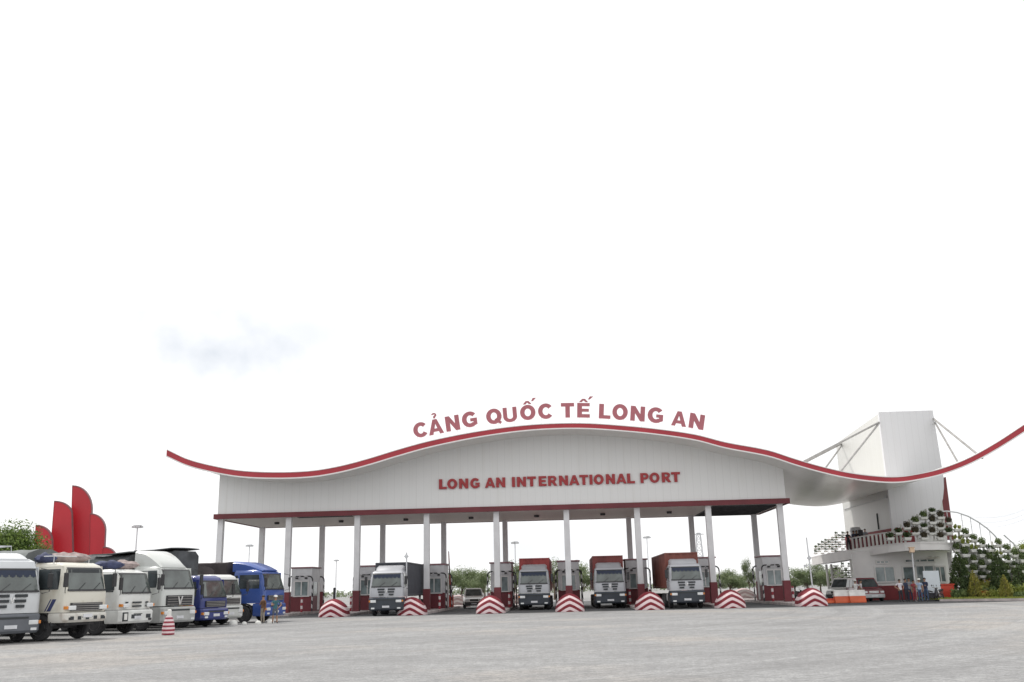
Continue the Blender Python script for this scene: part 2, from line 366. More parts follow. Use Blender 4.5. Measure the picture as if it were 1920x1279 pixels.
for x in xs:
    y, zt, zb = roof_pt(x); xb = xback(x)
    pts = []
    D = depth(x)
    for t in (0, .25, .5, .75, 1): q = x+(xb-x)*t; pts.append((q, y+.06+D*t, roof_pt(q)[1]-.03))
    for t in (1, .75, .5, .25, 0): q = x+(xb-x)*t; pts.append((q, y+.06+D*t, roof_pt(q)[2]+.03))
    rs.append(pts)
mb.rings(rs); wb(mb, 'roof', 'soffit', gate, smooth=True, ang=30)
mb = MB(); rs = []
for x in xs:
    y, zt, zb = roof_pt(x); d = (zt-zb)*.09
    rs.append([(x, y-.03, zt-.05), (x, y+.057, zt-.05), (x, y+.057, zb+d), (x, y-.03, zb+d)])
mb.rings(rs); wb(mb, 'roof_edge_band', 'red', gate, smooth=True, ang=30)
mb = MB()
for (a, b) in ((0, .13), (None, None)):
    rs = []
    for x in xs:
        y, zt, zb = roof_pt(x); d = (zt-zb)*.09
        lo, hi = (zb-.06, zb+d-.003) if a == 0 else (zt-.047, zt+.01)
        rs.append([(x, y-.07, hi), (x, y+.30 if a != 0 else y+.057, hi), (x, y+.30 if a != 0 else y+.057, lo), (x, y-.07, lo)])
    mb.rings(rs)
wb(mb, 'roof_edge_trim', 'trim', gate, smooth=True, ang=30)
YW = 77.15; WL, WR = at(412, 893, YW).x, at(1470, 900, YW).x
def zb_at(x, Y): return roof_pt(x)[2]+.05
mb = MB(); xw = lin(WL, WR, 90)
mb.rings([[(x, YW, 8.0), (x, YW, zb_at(x, YW)), (x, YW+.15, zb_at(x, YW)), (x, YW+.15, 8.0)] for x in xw])
wb(mb, 'front_wall', 'wall', gate)
mb = MB(); YWB = YB+.6
mb.rings([[(x, YWB, 8.0), (x, YWB, zb_at(x, YW)), (x, YWB+.15, zb_at(x, YW)), (x, YWB+.15, 8.0)] for x in xw])
for x in (WL+.02, WR-.17): mb.box(x, x+.15, YW+.15, YWB, 8.0, zb_at(x, 0))
wb(mb, 'side_and_rear_wall', 'wall_y', gate)
mb = MB(); mb.box(WL-.25, WR+.25, YW-.25, YW-.01, H+.02, H+.42)
mb.box(WL-.25, WR+.25, YWB+.16, YWB+.4, H+.02, H+.42); mb.box(WL-.25, WL-.01, YW-.01, YWB+.16, H+.02, H+.42); mb.box(WR+.01, WR+.25, YW-.01, YWB+.16, H+.02, H+.42)
wb(mb, 'fascia_beam', 'maroon', gate)
mb = MB(); mb.box(WL-.01, WR+.01, YW-.01, YWB+.16, H+.06, H+.30); wb(mb, 'ceiling', 'ceil', gate)
mb = MB(); mb.box(COLX[7]+.4, WR-.3, YW+.7, YWB-.2, H+.03, H+.057)
wb(mb, 'open_ceiling_bay', mat('bare_deck', (.07, .09, .095), .6, var=.4, scale=1.2), gate)
mb = MB()
for k in range(14): mb.box(COLX[7]+.5, WR-.4, YW+1.1+.78*k, YW+1.16+.78*k, H-.03, H+.029)
wb(mb, 'ceiling_joists', 'chassis', gate)
for a, b in ((560, 662),):
    p, q = at(a, 972, 78.2).x, at(b, 972, 78.2).x
    mb = MB(); mb.box(p, q, YW+.6, YW+1.25, H+.03, H+.057); wb(mb, 'ceiling_slot', 'dark', gate)
for i in range(8):
    if i == 7: continue
    mb = MB(); x = COLX[i]+S*.55; mb.lathe([(.0, 0), (.20, 0), (.22, .05), (.22, .18), (0, .18)], 12, o=(x, 82.6, H-.12)); wb(mb, 'ceiling_light', 'black', gate, smooth=True)
for Y in (Y0, YB):
    for i, x in enumerate(COLX):
        w_ = .225
        mb = MB(); mb.box(x-w_, x+w_, Y-w_, Y+w_, 1.78, H+.07); c = wb(mb, 'column', 'column', gate, bevel=.02)
        mb = MB(); mb.box(x-w_-.05, x+w_+.05, Y-w_-.05, Y+w_+.05, .15, 1.78); b = mb.build('column_base', 'maroon', c, bevel=.02)

# islands, noses
def make_nose(m):
    mb = MB(); rs = []
    for k in range(15):
        t = k/14; y = 1.75*t
        s = (1-(1-min(1, t/.62))**2.3)**(1/2.3) if t < .62 else 1
        s = max(s, .02); hh = 1.24*(max(s, .02)**.75)*(1 if t < .62 else 1-.25*(t-.62)); ww = 1.04*s if t > 0 else .05
        ww = max(ww, .45+.59*s)
        rs.append([(ww*math.copysign(abs(math.cos(a))**1.0, math.cos(a)), y, hh*math.sin(a)**1.02 if 0 < a < PI else 0) for a in lin(0, PI, 21)])
    mb.rings(rs); o = mb.build('island_nose', m, smooth=True, ang=70); return o
where = {2: ('first red and white chevron island nose from the left, beside the blue truck', ), 3: ('chevron island nose at the front right of the truck with the dark grey box', ),
 4: ('chevron island nose in front of the white pickup', ), 5: ('chevron island nose between the two silver trucks with red containers', ), 6: ('chevron island nose left of the truck with the long brown container', ),
 7: ('chevron island nose with a pale mound showing behind it, second from the right', ), 8: ('chevron island nose furthest right, beside the orange and white barriers', )}
nose0 = make_nose('chev'); nose_p = None
for i in range(1, 9):
    x = COLX[i]
    mb = MB()
    ys = [70.0, 70.15, 70.6, 97.4, 97.85, 98]; ws = [.3, .7, .95, .95, .7, .3]
    ft = [(-a, b) for a, b in zip(ws, ys)]+[(a, b) for a, b in reversed(list(zip(ws, ys)))]
    if i == 1: ft = [(a, max(b, 75)) if b < 75 else (a, b) for a, b in ft]
    mb.rings([[(x+a, b, 0) for a, b in ft], [(x+a, b, .16) for a, b in ft], [(x+a*.97, b, .2) for a, b in ft]])
    tag(mb.build('traffic_island', 'kerb'), kind='structure')
    if i > 1:
        o = nose0 if i == 2 else copy_tree(nose0); o.location = (x, 69.1, 0)
        tag(o, where[i][0], 'island nose', 'striped concrete noses of the toll islands')
    if i in (2, 4, 7, 8, 3):
        if nose_p is None: nose_p = make_nose('chev_pale'); o = nose_p
        else: o = copy_tree(nose_p)
        o.location = (x+.2, 99.5, 0); o.rotation_euler.z = PI; o.scale = (1.25, 1.3, .95)
        names = {2: 'pale nose at the far end of the first island, right of the blue truck', 3: 'pale nose at the far end of the island behind the dark grey box truck', 4: 'pale mound shaped nose behind the gate, just left of the white pickup',
                 7: 'pale mound shaped nose behind the gate, left of the last booth', 8: 'pale nose at the far end of the rightmost toll island'}
        tag(o, names[i], 'island nose', 'pale noses at the far ends of the islands')

# booths
def make_booth():
    b = thing('toll_booth', (0, 0, 0), '', 'toll booth')
    w_, d, h = .88, 1.35, 3.72
    mb = MB(); mb.box(-w_, w_, -d, d, .2, h); mb.build('booth_wall', mat('booth_panel', (.66, .66, .68), .5, var=.08), b, bevel=.03)
    mb = MB(); mb.box(-w_-.02, w_+.02, -d-.02, d+.02, .19, 1.45); mb.build('base_band', 'maroon', b)
    mb = MB(); mb.box(-w_-.1, w_+.1, -d-.1, d+.1, h, h+.12); mb.build('roof_trim', mat('booth_roof_trim', (.30, .16, .18), .6), b, bevel=.02)
    mb = MB(); mb.box(-.55, .55, -d-.035, -d-.005, 1.5, 2.62)
    f = mb.build('window', 'winglass', b)
    mb = MB()
    for q in ((-.62, -.55, 1.45, 2.7), (.55, .62, 1.45, 2.7), (-.04, .04, 1.52, 2.62)): mb.box(q[0], q[1], -d-.055, -d-.02, q[2], q[3])
    mb.box(-.55, .55, -d-.055, -d-.02, 2.62, 2.7); mb.box(-.7, .7, -d-.12, -d-.02, 1.40, 1.452)
    mb.build('window_frame', 'trim', f)
    for s in (-1, 1):
        mb = MB(); x = s*(w_+.02); mb.box(min(x, x+s*.02), max(x, x+s*.02), -.9, .3, 1.5, 2.6); mb.build('side_window', 'winglass', b)
        mb = MB(); mb.box(min(x, x+s*.03), max(x, x+s*.03), .5, 1.2, .3, 2.6); mb.build('door', 'trim', b)
    mb = MB()
    for x in (-.4, 0.4): mb = MB(); mb.box(x-.1, x+.1, -d-.16, -d, 2.86, 2.98); mb.build('floodlight', 'black', b)
    return b
def make_hoop():
    mb = MB(); pts = [(-1.08, 0, .2)]+[(-1.08+.30*(1-math.cos(a)), 0, 2.75+.30*math.sin(a)) for a in lin(0, PI/2, 6)]+[(1.08-.30*(1-math.cos(a)), 0, 2.75+.30*math.sin(a)) for a in lin(PI/2, 0, 6)]+[(1.08, 0, .2)]
    mb.tube(pts[:1]+[(-1.08, 0, 1.2)]+pts[1:-1]+[(1.08, 0, 1.2)]+pts[-1:], .055, 8); return mb.build('guard_hoop', 'hoop', smooth=True)
bw = {1: 'leftmost toll booth, with maroon base, right of the blue truck', 2: 'grey white toll booth left of the truck with the dark grey box', 3: 'toll booth with maroon base right of the dark grey box truck', 4: 'toll booth between the white pickup and the truck with the bright red container',
      5: 'toll booth between the two middle silver trucks', 6: 'toll booth left of the truck with the long brown container', 7: 'toll booth just right of the brown container truck', 8: 'rightmost toll booth, standing alone with a wide maroon base'}
bs = {1: 'leftmost booth', 2: 'booth left of the dark grey box truck', 3: 'booth right of the dark grey box truck', 4: 'booth right of the white pickup', 5: 'booth between the two middle trucks', 6: 'booth left of the long brown container', 7: 'booth right of the long brown container', 8: 'rightmost booth'}
bt = make_booth(); hp = make_hoop()
for i in range(1, 9):
    b = bt if i == 1 else copy_tree(bt); b.location = (COLX[i], 83.2, 0); tag(b, bw[i], 'toll booth', 'toll booths on the islands')
    for k, yy in enumerate((81.3, 85.2)):
        o = hp if (i == 1 and k == 0) else copy_tree(hp); o.location = (COLX[i], yy, 0)
        tag(o, 'black and white %s guard hoop of the %s' % (('front', 'back')[k], bs[i]), 'guard hoop', 'striped guard hoops round the booths')
# red and white posts beside the booths
pp = None
for i in (1, 2, 3, 4, 6, 8):
    for s in (-1, 1):
        if pp is None:
            mb = MB(); mb.lathe([(.09, 0), (.09, 1.1), (.07, 1.14), (0, 1.15)], 10); pp = o = mb.build('island_post', 'hoop_r', smooth=True, ang=30)
        else: o = copy_tree(pp)
        o.location = (COLX[i]+s*.80, 79.2, .2)
        tag(o, 'short red and white post %s of the %s' % (('left', 'right')[s > 0], bs[i]), 'post', 'short striped posts on the islands')

# lettering
def arc(cx, cy, rx, ry, a0, a1, n=22): return [(cx+rx*math.cos(R(a0+(a1-a0)*k/n)), cy+ry*math.sin(R(a0+(a1-a0)*k/n))) for k in range(n+1)]
def glyph(ch):
    "heavy grotesque capitals, cap height 1: list of closed outlines (holes wind through even-odd fill)"
    w, v = .30, .225
    if ch == 'I': return [[(0, 0), (w, 0), (w, 1), (0, 1)]]
    if ch == 'L': return [[(0, 0), (.72, 0), (.72, v), (w, v), (w, 1), (0, 1)]]
    if ch == 'T': return [[(.28, 0), (.58, 0), (.58, .77), (.86, .77), (.86, 1), (0, 1), (0, .77), (.28, .77)]]
    if ch == 'E': return [[(0, 0), (.78, 0), (.78, v), (w, v), (w, .41), (.72, .41), (.72, .60), (w, .60), (w, .79), (.77, .79), (.77, 1), (0, 1)]]
    if ch == 'N': return [[(0, 0), (.28, 0), (.28, .54), (.61, 0), (.89, 0), (.89, 1), (.61, 1), (.61, .46), (.28, 1), (0, 1)]]
    if ch == 'A': return [[(0, 0), (.27, 0), (.33, .18), (.67, .18), (.73, 0), (1.0, 0), (.64, 1), (.36, 1)], [(.395, .375), (.605, .375), (.5, .72)]]
    if ch == 'U': return [[(0, 1), (0, .36)]+arc(.44, .36, .44, .375, 180, 360)+[(.88, 1), (.62, 1), (.62, .36)]+arc(.44, .36, .18, .165, 360, 180)+[(.26, 1)]]
    if ch in 'OQ':
        g = [arc(.5, .5, .5, .52, 0, 360)[:-1], arc(.5, .5, .205, .28, 0, 360)[:-1]]
        return g
    if ch == 'C': return [arc(.5, .5, .5, .52, 40, 322, 30)+arc(.5, .5, .21, .28, 325, 36, 24)]
    if ch == 'G': return [arc(.5, .5, .5, .52, 42, 305, 30)+[(.94, .14), (.94, .55), (.52, .55), (.52, .36), (.70, .36), (.70, .27)]+arc(.5, .5, .21, .28, 305, 38, 24)]
    if ch == 'P': return [[(0, 0), (w, 0), (w, .36), (.45, .36)]+arc(.50, .68, .32, .32, -90, 90, 14)+[(0, 1)], [(w, .55), (.42, .55)]+arc(.43, .675, .125, .125, -90, 90, 10)+[(w, .80)]]
    if ch == 'R': return [[(0, 0), (w, 0), (w, .38), (.34, .38), (.60, 0), (.92, 0), (.66, .40)]+arc(.52, .71, .32, .29, -55, 90, 14)+[(0, 1)], [(w, .57), (.44, .57)]+arc(.46, .69, .115, .12, -90, 90, 10)+[(w, .81)]]
def make_text(ch, off, ext, name):
    base = {'Ả': 'A', 'Ố': 'O', 'Ế': 'E'}.get(ch, ch); g = [[list(p) for p in c] for c in glyph(base)]; xs_ = [p[0] for c in g for p in c]; mid = (min(xs_)+max(xs_))/2
    groups = [g]
    if ch == 'Q': groups.append([[(.52, .27), (.66, .36), (.98, .06), (.86, -.07)]])
    if ch in 'ỐẾ': m_ = mid; groups += [[[(m_-.27, 1.08), (m_-.11, 1.08), (m_, 1.20), (m_+.11, 1.08), (m_+.27, 1.08), (m_+.09, 1.29), (m_-.09, 1.29)]], [[(m_+.27, 1.27), (m_+.38, 1.27), (m_+.58, 1.47), (m_+.38, 1.47)]]]
    if ch == 'Ả': groups.append([[(mid-.06, 1.08), (mid+.06, 1.08), (mid+.06, 1.15)]+arc(mid-.0, 1.29, .17, .14, -60, 165, 10)+[(mid-.06, 1.34)]+arc(mid-.0, 1.30, .06, .05, 150, -70, 8)+[(mid-.06, 1.19)]])
    vs, fs, all_ = [], [], []
    for gi, gg in enumerate(groups):
        cu = bpy.data.curves.new(name, 'CURVE'); cu.dimensions = '2D'; cu.fill_mode = 'BOTH'; cu.extrude = ext-gi*.004
        for c in gg:
            sp = cu.splines.new('POLY'); sp.points.add(len(c)-1); sp.use_cyclic_u = True
            for p, q in zip(sp.points, c): p.co = (q[0], q[1], 0, 1)
        o = bpy.data.objects.new(name, cu); COL.objects.link(o); bpy.context.view_layer.update()
        me = bpy.data.meshes.new_from_object(o.evaluated_get(bpy.context.evaluated_depsgraph_get()))
        k = len(vs); vs += [tuple(v.co) for v in me.vertices]; fs += [[k+i for i in p.vertices] for p in me.polygons]
        bpy.data.objects.remove(o); bpy.data.curves.remove(cu); bpy.data.meshes.remove(me)
    me = bpy.data.meshes.new(name); me.from_pydata(vs, [], fs); me.update(); return me, min(xs_), max(xs_)
def letter(ch, px, pyb, hpx, wpx, Y, slope, m, parent, ext, post=0):
    "one raised letter: base centre at (px, pyb), cap height hpx, width wpx as surveyed"
    me, x0, x1 = make_text(ch, 0, ext, 'letter')
    p = at(px, pyb, Y); q = at(px, pyb-hpx, Y); a = at(px-wpx*.52, pyb, Y); b = at(px+wpx*.52, pyb, Y)
    hz = (q.z-p.z); wx = (b.x-a.x)/(x1-x0)
    mid = (x0+x1)/2; ca, sa = math.cos(slope), math.sin(slope)
    for v in me.vertices:
        x = (v.co.x-mid)*wx; z = v.co.y*hz; y = -v.co.z
        v.co = (p.x+x*ca-z*sa*.9, Y+y, p.z+x*sa+z*ca)
    me.materials.clear(); me.materials.append(M[m]); me.update()
    o = bpy.data.objects.new('letter', me); COL.objects.link(o); o.parent = parent; o.location = -parent.location
    return o
YL = 74.1
s1 = thing('roof_sign', (-1, YL, 13), 'dark red letters reading CẢNG QUỐC TẾ LONG AN along the wavy roof crest', 'sign')
tops = [('C', 790, 819.5, 27, 24), ('Ả', 819, 814, 28, 27), ('N', 850.5, 807.5, 28, 25), ('G', 882, 800.5, 28, 27), ('Q', 927.5, 794.5, 27.5, 28), ('U', 957.5, 791, 27, 25), ('Ố', 990.5, 787, 27, 28), ('C', 1022.5, 785, 27.5, 25),
        ('T', 1064.5, 783, 27, 24), ('Ế', 1094, 783, 27, 23), ('L', 1133.5, 785, 27, 21), ('O', 1162, 787, 28.5, 28), ('N', 1195, 789.5, 27.5, 26), ('G', 1228, 792.5, 28, 28), ('A', 1272, 799, 27.5, 27), ('N', 1304.5, 804, 28, 27)]
for k, (ch, px, pb, hh, ww) in enumerate(tops):
    x = at(px, pb, YL).x; sl_ = math.atan((roof_pt(x+.8)[1]-roof_pt(x-.8)[1])/1.6)
    letter(ch, px, pb, hh, ww, YL, sl_*.9, 'letter', s1, .1)
for k, (ch, px, pb, hh, ww) in enumerate(tops):
    p = at(px, pb, YL)
    for s in (-.3, .3):
        zt = roof_pt(p.x+s)[1]; mb = MB(); mb.box(p.x+s-.012, p.x+s+.012, YL-.01, YL+.01, zt-.1, max(zt+.2, p.z+.15)); wb(mb, 'support_leg', 'trim', s1)
YS = YW-.09
s2 = thing('wall_sign', (-1, YS, 9), 'red raised letters reading LONG AN INTERNATIONAL PORT on the white gate wall', 'sign')
txt = 'LONG AN INTERNATIONAL PORT'
cx = dict(zip([i for i, c in enumerate(txt) if c != ' '], [830.5, 848, 869.5, 890.6, 919, 939, 963, 978, 997, 1017.5, 1036.5, 1057, 1077, 1095, 1108.5, 1123, 1145, 1165.3, 1183.5, 1209, 1227.7, 1250, 1267.5]))
wd = {'I': 5.5, 'L': 14, 'O': 18, 'N': 16.5, 'G': 17, 'A': 18.5, 'T': 16, 'E': 14, 'R': 16.5, 'P': 15}
for k, ch in enumerate(txt):
    if ch == ' ': continue
    px = cx[k]; pb = 917.5+(px-822)*(903.5-917.5)/(1277-822)
    letter(ch, px, pb, 18.5, wd[ch], YS, 0, 'letter2', s2, .06)

# ------------------------------------------------------------ tower and pavilion
tw = thing('control_tower', (30.5, 91, 0), 'tall white clad tower rising through the wavy roof at the right end of the gate', 'tower')
YT, YTB = 84.0, 98.5
xl = at(1662, 893, YT).x; zt = at(1700, 771, YT).z; zt2 = at(1580, 832, YTB).z
# outline of the front, seen square on (x, z)
P = lambda px, py, Y=YT: (at(px, py, Y).x, at(px, py, Y).z)
xr = P(1757, 830)[0]
out_ = [(xl, 4.3), (xl, zt), (xr, zt), (xr+.15, P(1766, 895)[1]), P(1770, 915), P(1768, 935), P(1763, 952), P(1755, 968), P(1745, 983), P(1728, 1002), (P(1715, 1010)[0], 4.3)]
mb = MB(); mb.prism(out_, lambda x, z: (x, YT, z), lambda x, z: (x, YT+.35, z)); wb(mb, 'front_panel', panel_mat('tower_front_cladding', (.66, .66, .68), .55), tw)
mb = MB()
body = [(xl+.12, 4.3), (xl+.12, zt-.06), (xr-.1, zt-.06), (xr-.1, 4.3)]
mb.prism(body, lambda x, z: (x, YT+.36, z), lambda x, z: (x, YTB, z if z < 10 else zt2))
wb(mb, 'tower_wall', panel_mat('tower_side_cladding', (.60, .60, .58), .6, 'Y'), tw)
fin = [P(1771, 895, 85.2), P(1779, 957, 85.2), P(1786, 1012, 85.2), P(1712, 1012, 85.2), P(1740, 985, 85.2), P(1757, 958, 85.2), P(1764, 925, 85.2)]
mb = MB(); mb.prism(fin, lambda x, z: (x, 84.9, z), lambda x, z: (x, 86.2, z)); wb(mb, 'red_fin', mat('fin_red', (.17, .03, .035), .5, var=.1), tw)
mb = MB(); p = at(1650, 1000, 88.5); mb.box(xl+.06, xl+.119, 87.9, 88.15, 6.0, 7.4); wb(mb, 'slot_window', 'dark', tw)
mb = MB(); mb.tube([(xl+.05, 85, 8.55), (xl+.05, 98, 8.55)], .04); mb.box(xl-.1, xl+.1, 84.6, 84.85, 8.45, 8.7); wb(mb, 'wall_pipe', 'steel', tw)
mb = MB(); mb.box(xl+.02, xl+.119, YT+.5, YTB, 4.3, 5.9); mb.box(xl+.2, P(1715, 1010)[0], YT-.05, YT-.003, 4.3, 5.9); wb(mb, 'red_dado', 'plinth', tw)
def cable(a, b, Ya, Yb, n='stay_cable'):
    p, q = at(a[0], a[1], Ya), at(b[0], b[1], Yb); q = q+(q-p).normalized()*.35
    mb = MB(); mb.tube([p, q], .085, 6); wb(mb, n, 'rim', tw, smooth=True)
cable((1648, 792), (1506, 866), 84, 77); cable((1648, 794), (1574, 887), 84, 77)
cable((1580, 831), (1510, 867), 97, 88); cable((1580, 833), (1546, 880), 97, 88)
cable((1750, 785), (1838, 856), 84, 77); cable((1753, 792), (1799, 872), 84, 77)

pv = thing('pavilion', (28, 86, 0), 'white round cornered pavilion with maroon plinth and wide curved balcony right of the gate', 'building')
YP = 85.0; xa, xb_ = at(1606, 1080, YP).x, at(1792, 1080, YP).x; zs = 3.75
def inside(z0, z1, pts, t=.2):
    return None
path = [(at(1602, 1080, 97).x, 97), (at(1600, 1080, 90).x, 90), (at(1600, 1080, 87).x, 87), (at(1601, 1080, 85.6).x, 85.6), (xa+.5, YP), (xb_-.5, YP), (xb_+.2, 85.6), (xb_+.45, 87), (xb_+.5, 97)]
mb = MB(); n = len(path)
mb.rings([[(x, y, 1.18) for x, y in path], [(x, y, zs+.3) for x, y in path]]); wb(mb, 'wall', 'cream', pv, smooth=True, ang=50)
mb = MB(); mb.rings([[(29+(x-29)*1.004, y-.06, 0) for x, y in path], [(29+(x-29)*1.004, y-.06, 1.18) for x, y in path], [(x, y, 1.182) for x, y in path]]); wb(mb, 'plinth', 'plinth', pv, smooth=True, ang=50)
def opening(px0, px1, py0, py1, bars, name='window', glass='winglass', hbars=()):
    a, b = at(px0, py1, YP-.08), at(px1, py0, YP-.08); x0, x1, z0, z1 = a.x, b.x, max(a.z, .02), b.z
    mb = MB(); mb.box(x0+.05, x1-.05, YP-.075, YP-.064, z0+.05, z1-.05); f = wb(mb, name, glass, pv)
    mb = MB(); t = .06
    mb.box(x0-t, x0+t, YP-.12, YP-.062, z0-t, z1+t); mb.box(x1-t, x1+t, YP-.12, YP-.062, z0-t, z1+t)
    mb.box(x0+t, x1-t, YP-.12, YP-.062, z1-t, z1+t); mb.box(x0+t, x1-t, YP-.12, YP-.062, z0-t, z0+t)
    for k in bars: x = x0+(x1-x0)*k; mb.box(x-t*.7, x+t*.7, YP-.115, YP-.062, z0+t, z1-t)
    for k in hbars: z = z0+(z1-z0)*k; mb.box(x0+t, x1-t, YP-.113, YP-.0625, z-t*.6, z+t*.6)
    mb.build('frame', 'trim', f)
opening(1643, 1676, 1062, 1092, (.5,)); opening(1643, 1666, 1051, 1057, (.33, .66))
opening(1697, 1716, 1062, 1106, (), 'glass_door'); opening(1719, 1750, 1060, 1108, (.5,), 'glass_door', 'winglass'); opening(1756, 1771, 1062, 1092, (.5,))
opening(1697, 1752, 1047.5, 1055, (.33, .5, .75))
# balcony slab: a curved ring, survey of its lower edge, (photo x, top y, bottom y, depth)
edge = [(1522, 1045, 1060, 97), (1535, 1042, 1057.5, 95), (1555, 1038, 1055, 92.5), (1580, 1033.5, 1051, 89.5), (1605, 1029, 1046, 87), (1635, 1024.5, 1041, 84.5), (1665, 1020.5, 1036, 82.8), (1695, 1018, 1033, 81.8), (1725, 1016.5, 1031.5, 81.2), (1760, 1017, 1031, 81), (1790, 1018.5, 1031.5, 81.5), (1800, 1020, 1032, 83)]
E_ = [(at(a, b, Y), at(a, c, Y)) for a, b, c, Y in edge]
inner = [(at(1522, 1050, 101).x+(xb_+1-at(1522, 1050, 101).x)*k/(len(edge)-1), 101-8*min(1, k/8)) for k in range(len(edge))]
mb = MB(); rs = []
for (t, b), (ix, iy) in zip(E_, inner):
    iy = max(iy, t.y+3); rs.append([(t.x, t.y, t.z), (ix, iy, t.z), (ix, iy, b.z+.05), (t.x+.02, t.y+.25, b.z+.05), (t.x, t.y, b.z)])
mb.rings(rs); wb(mb, 'balcony_slab', 'cream', pv)
mb = MB()   # drip edge
rs = [[(t.x, t.y-.06, t.z+.03), (t.x, t.y+.1, t.z+.03), (t.x, t.y+.1, t.z-.1), (t.x, t.y-.06, t.z-.1)] for t, b in E_]
mb.rings(rs); wb(mb, 'slab_coping', 'trim', pv)
# balustrade
def edge_at(px):
    tab = [(a, *tuple(t), ) for (a, _, _, Y), (t, b) in zip(edge, E_)]; return Vector(interp(px, tab))
mb = MB(); rail = [edge_at(px)+Vector((0, .25, .95-.05*(px > 1690))) for px in lin(1592, 1700, 16)]
mb.tube(rail, .06, 6); wb(mb, 'handrail', 'trim', pv)
for px in lin(1594, 1700, 15):
    p = edge_at(px)+Vector((0, .25, 0)); mb = MB(); mb.box(p.x-.075, p.x+.075, p.y-.06, p.y+.06, p.z, p.z+.92); wb(mb, 'baluster', 'white', pv)
mb = MB(); bp_ = [edge_at(px)+Vector((0, 1.0, 0)) for px in lin(1594, 1700, 12)]
mb.rings([[(p.x, p.y, p.z), (p.x, p.y+.1, p.z), (p.x, p.y+.1, p.z+.8), (p.x, p.y, p.z+.8)] for p in bp_]); wb(mb, 'inner_parapet', mat('parapet_maroon', (.22, .06, .07), .7, var=.3, scale=.6), pv)
for px, Y, r in ((1549, 94.5, .11), (1558, 94, .11), (1596, 88.6, .13), (1782, 82.6, .17), (1716, 82.4, 0)):
    if not r: continue
    t = at(px, 1056, Y); mb = MB(); mb.lathe([(r, 0), (r, 3.2 if Y > 90 else 3.75)], 10, o=(t.x, Y, 0)); wb(mb, 'post', 'white', pv, smooth=True, ang=30)
for px in (1744, 1757):
    q = at(px, 1048, 83.8); mb = MB(); mb.lathe([(0, 0), (.22, .02), (.3, .12), (.1, .2), (0, .2)], 10, o=(q.x, 83.8, q.z)); wb(mb, 'porch_lamp', mat('lamp_glass', (.9, .88, .82), .2), pv, smooth=True)
# water tank
q = at(1605, 1005, 88.5); tk = thing('water_tank', (q.x, 88.5, 4.1), 'pale grey round water tank standing on the balcony against the tower', 'water tank')
mb = MB(); mb.lathe([(.0, 0), (.45, 0), (.47, .1), (.47, 2.0), (.40, 2.15), (0, 2.2)], 20); mb.build('tank_shell', 'steel', tk, smooth=True, ang=30)
for z in (.6, 1.2, 1.8):
    mb = MB(); mb.lathe([(.475, z), (.5, z+.02), (.5, z+.08), (.475, z+.1)], 20); mb.build('tank_rib', 'steel', tk, smooth=True, ang=30)
mb = MB(); mb.box(.1, .5, -.5, -.38, 0, 1.9); mb.build('dark_cover', 'chassis', tk)

# ------------------------------------------------------------ planted lattice walls
def make_planter(leafm, seed, kind):
    mb = MB(); mb.rings([[(-.24, -.2, .0), (.24, -.2, .0), (.24, .2, .0), (-.24, .2, .0)], [(-.30, -.24, .17), (.30, -.24, .17), (.30, .24, .17), (-.30, .24, .17)]])
    o = mb.build('planter_box', 'white', bevel=.02)
    rnd = random.Random(seed); mb = MB()
    if kind == 0: leaves(mb, rnd, (0, -.04, .42), (.30, .28, .27), 240, .09, .2)
    elif kind == 1: leaves(mb, rnd, (-.15, -.05, .34), (.19, .24, .20), 100, .08, .2); leaves(mb, rnd, (.19, -.05, .30), (.15, .24, .17), 80, .08, .2)
    else: leaves(mb, rnd, (0, -.06, .36), (.34, .30, .22), 220, .09, .2)
    mb.build('shrub', leafm, o); return o
protos = [make_planter(l, i, k) for i, (l, k) in enumerate((('leafp', 0), ('leaf2', 1), ('leaf1', 0), ('leaf2', 2), ('leafp', 2), ('leaf3', 1)))]
used = [False]*len(protos)
top_out = [(1668, 1004), (1682, 1000), (1698, 990), (1715, 974), (1732, 958), (1745, 953), (1765, 956), (1778, 970), (1792, 986), (1815, 992), (1830, 1003), (1848, 1010), (1866, 1020), (1880, 1026), (1892, 1028), (1905, 1024), (1925, 1022), (1960, 1028), (2000, 1040)]
def wallY(px): return interp(px, [(1660, 81.9), (1790, 81.2), (1850, 80.2), (1925, 78.5), (2010, 77)])[0]
tr = thing('planter_terrace', (33, 81, 0), 'white stepped lattice wall carrying the planters, rising beside the tower and falling to the right', 'lattice wall')
rnd = random.Random(12)
cells = []
px = 1668.; c = 0
while px < 1990:
    top = interp(px, top_out)[0]; bot = 1013 if px < 1790 else 1094
    y = bot-(9.7 if c % 2 else 0)
    while y > top+4:
        cells.append((px, y)); y -= 19.4
    px += 15.6; c += 1
PLG = 'planted boxes of the stepped lattice wall'
for k, (px, y) in enumerate(cells):
    Y = wallY(px); q = at(px, y, Y); high = px < 1792
    ch = rnd.choice((0, 0, 4, 3, 0)) if high else rnd.choice((1, 2, 2, 2, 5, 2, 5))
    if high and y < 985 and px < 1760: ch = rnd.choice((3, 0, 2))
    o = protos[ch] if not used[ch] else copy_tree(protos[ch]); used[ch] = True
    o.location = (q.x, Y-.25, q.z); o.rotation_euler.z = rnd.uniform(-.2, .2)
    s = rnd.uniform(.9, 1.15); o.scale = (s, s, s*rnd.uniform(.95, 1.35))
    zone = ('beside the tower' if px < 1792 else 'on the garden slope')
    look = {0: 'with a round brown green shrub', 4: 'with a low brown green shrub', 1: 'with two small dark tufts', 2: 'with a mid green ball shrub', 3: 'with a spreading dark green shrub', 5: 'with two bright green tufts'}[ch]
    tag(o, 'white planter %s %s' % (look, zone), 'planter', PLG)
